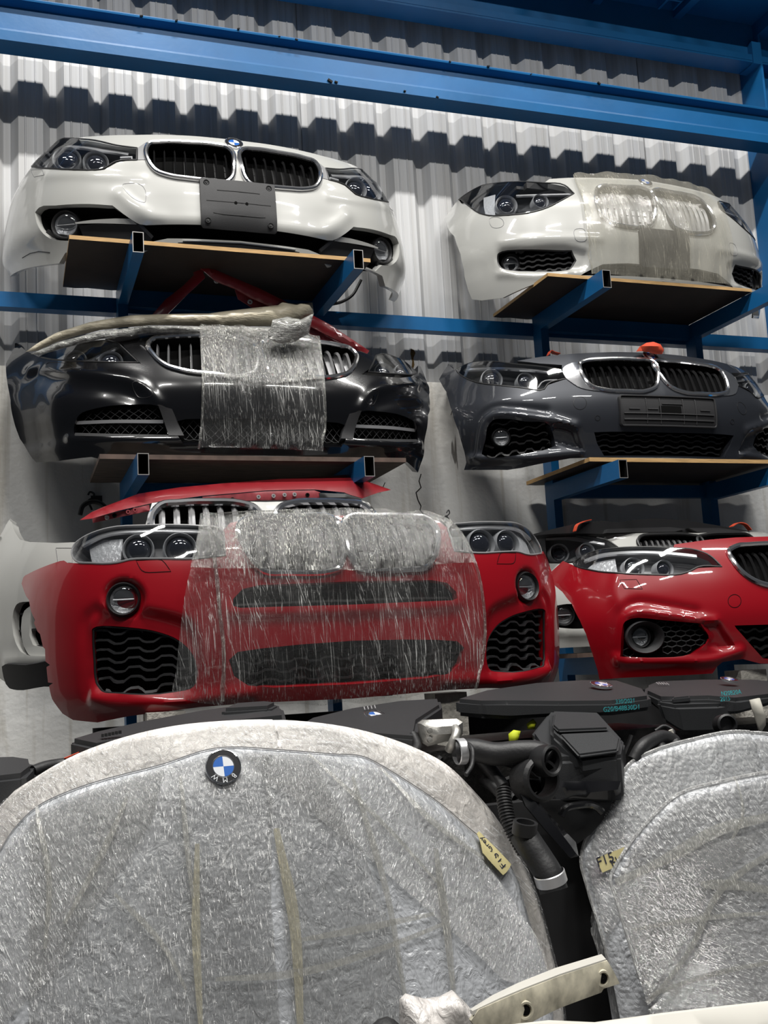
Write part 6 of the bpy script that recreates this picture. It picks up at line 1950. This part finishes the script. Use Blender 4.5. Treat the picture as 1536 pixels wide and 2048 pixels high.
SH3, T3, O3 = bonnet('silver bonnet in bubble wrap, foremost of the right stack', (cr3[0] + 0.04, 1.99, 0.0), PR, PF,
    [(1960, 2160), (1920, 1900), (1860, 1690), (1780, 1580), (1700, 1545), (1600, 1540), (1536, 1546), (1440, 1566), (1357, 1590), (1300, 1640), (1263, 1684), (1222, 1752), (1221, 1762), (1232, 1800), (1262, 1900), (1301, 2032), (1330, 2160)], 'wrapdark', 15, rd=0.022)

band(SH3, T3, [(1800, 1660), (1700, 1560), (1600, 1552), (1536, 1558), (1357, 1602), (1270, 1690), (1235, 1760), (1262, 1870), (1300, 1990), (1420, 1770), (1560, 1640)], 1, 0.006)
band(SH3, T3, [(1230, 1770), (1380, 1700), (1600, 1640), (1840, 1700), (1840, 1800), (1600, 1760), (1440, 1860), (1300, 2010), (1262, 1880)], 4, 0.010)
band(SH3, T3, [(1300, 2020), (1420, 1850), (1600, 1800), (1860, 1780), (1900, 2160), (1330, 2160)], 3, 0.010)
band(SH4, T4, [(1590, 1486), (1470, 1474), (1310, 1514), (1262, 1538), (1200, 1645), (1172, 1722), (1215, 1880), (1300, 1700), (1450, 1560), (1590, 1530)], 1, 0.006)
band(SH5, T5, [(1300, 1600), (1202, 1636), (1166, 1660), (1146, 1700), (1180, 1830), (1230, 2040), (1300, 2040)], 0, 0.006)

for px, r, m_ in (([(1235, 1765), (1330, 1720), (1440, 1660), (1560, 1630)], 0.005, 'foldfilm'), ([(1300, 2005), (1380, 1900), (1440, 1780), (1560, 1690)], 0.003, 'foldfilm'), ([(1400, 1770), (1480, 1772), (1560, 1786)], 0.004, 'foldfilm'),
                  ([(1265, 1860), (1400, 1838), (1560, 1825)], 0.002, 'foldfilm'), ([(1300, 1990), (1420, 1950), (1560, 1920)], 0.002, 'foldfilm'), ([(1470, 1560), (1480, 1640), (1460, 1680)], 0.002, 'foldfilm')):
    fold(SH3, T3, px, r, 0.014, m_)

M['edgelit'] = film_mat('painted_lit_edge', (0.85, 0.85, 0.84), 0.35, 0.9, 200, 60, 0.0, 0.4, glint=0.3, bump=0.8)  # pale tubes paint the lit rim line along the right bonnets
for sh_, t_, o_ in ((SH5, T5, O5), (SH4, T4, O4), (SH3, T3, O3)):
    sh_.ring('panel_edge', o_[4:-6], 0.005, 'edgelit', t_, off=0.002, n=6, closed=False)

# loose film and the white trim in front
o6 = aty(880, 2040, 1.75)
t = tag(pillow('film_clump', [(800, 2000), (812, 1988), (850, 1998), (880, 1994), (905, 1981), (925, 2000), (945, 2022), (975, 2050), (980, 2110), (800, 2110)], 1.78, 0.03, 'wrapwhite', step=0.012, seed=31, crumple=0.01, org=o6), 'crumpled clear plastic film at the foot of the left bonnets', 'plastic film')
t.location = o6
o7 = aty(1100, 1990, 1.62)
t = thing('bumper_trim', 'dirty white curved trim strip with two ringed screw holes in the foreground', 'trim piece', o7)
M['dirtywhite'] = mat('dirty_white_plastic', (0.60, 0.56, 0.44), 0.55, var=0.45, vscale=28)
M['cleanwhite'] = mat('white_plastic', (0.68, 0.66, 0.60), 0.4)
Yt = lambda x, y: 1.66 - (1236 - x) * 0.0006
pillow('front_face', [(955, 2018), (1000, 1998), (1048, 1978), (1120, 1950), (1212, 1920), (1224, 1940), (1237, 1966), (1205, 1976), (1200, 1984), (1119, 2014), (1085, 2030), (1048, 2050), (1010, 2070), (960, 2070), (940, 2040)], Yt, 0.006, 'dirtywhite', t, org=o7, power=0.3)
pa = [(945, 2022), (1000, 1996), (1048, 1976), (1120, 1948), (1212, 1918)]
v = [aty(x, y, Yt(x, y) - 0.004) - o7 for x, y in pa] + [aty(x, y, Yt(x, y) + 0.09) - o7 for x, y in [(940, 2018), (985, 1990), (1035, 1966), (1110, 1936), (1203, 1908)]]
v += [q - np.array([0, 0, 0.006]) for q in v]
f = [(i, i + 1, i + 6, i + 5) for i in range(4)] + [(i + 11, i + 10, i + 15, i + 16) for i in range(4)] + [(i, i + 10, i + 11, i + 1) for i in range(4)] + [(i + 5, i + 6, i + 16, i + 15) for i in range(4)] + [(4, 14, 19, 9), (0, 5, 15, 10)]
mesh_obj('top_flange', v, f, 'cleanwhite', t, smooth=False)
for x, y in ((1051, 2021), (1206, 1957)):
    c = aty(x, y, Yt(x, y) - 0.014) - o7
    mb = MB(); mb.add(*lathe([(0.014, -0.004), (0.013, 0.002), (0.010, 0.002), (0.009, -0.004)], 18, c)); mb.build('screw_collar', 'dirtywhite', t)
    mb = MB(); mb.add(*lathe([(0.008, 0.0), (0.0005, 0.001)], 14, c)); mb.build('screw_hole', 'void', t)
o8 = aty(1380, 2050, 1.4)
t = thing('white_body_panel', 'smooth white car panel lying across the bottom right corner', 'car panel', o8)
pillow('panel', [(1010, 2052), (1100, 2042), (1192, 2046), (1330, 2027), (1450, 2013), (1560, 2001), (1560, 2120), (1010, 2120)], 1.42, 0.03, 'cleanwhite', t, org=o8, power=0.5)
o9 = aty(775, 2050, 1.5)
t = tag(pillow('dark_pipe_tip', [(744, 2052), (758, 2040), (776, 2034), (790, 2040), (802, 2052), (802, 2090), (744, 2090)], 1.5, 0.02, 'rubber', org=o9), 'dark rubber tip poking up at the bottom edge of the photo', 'pipe')
t.location = o9
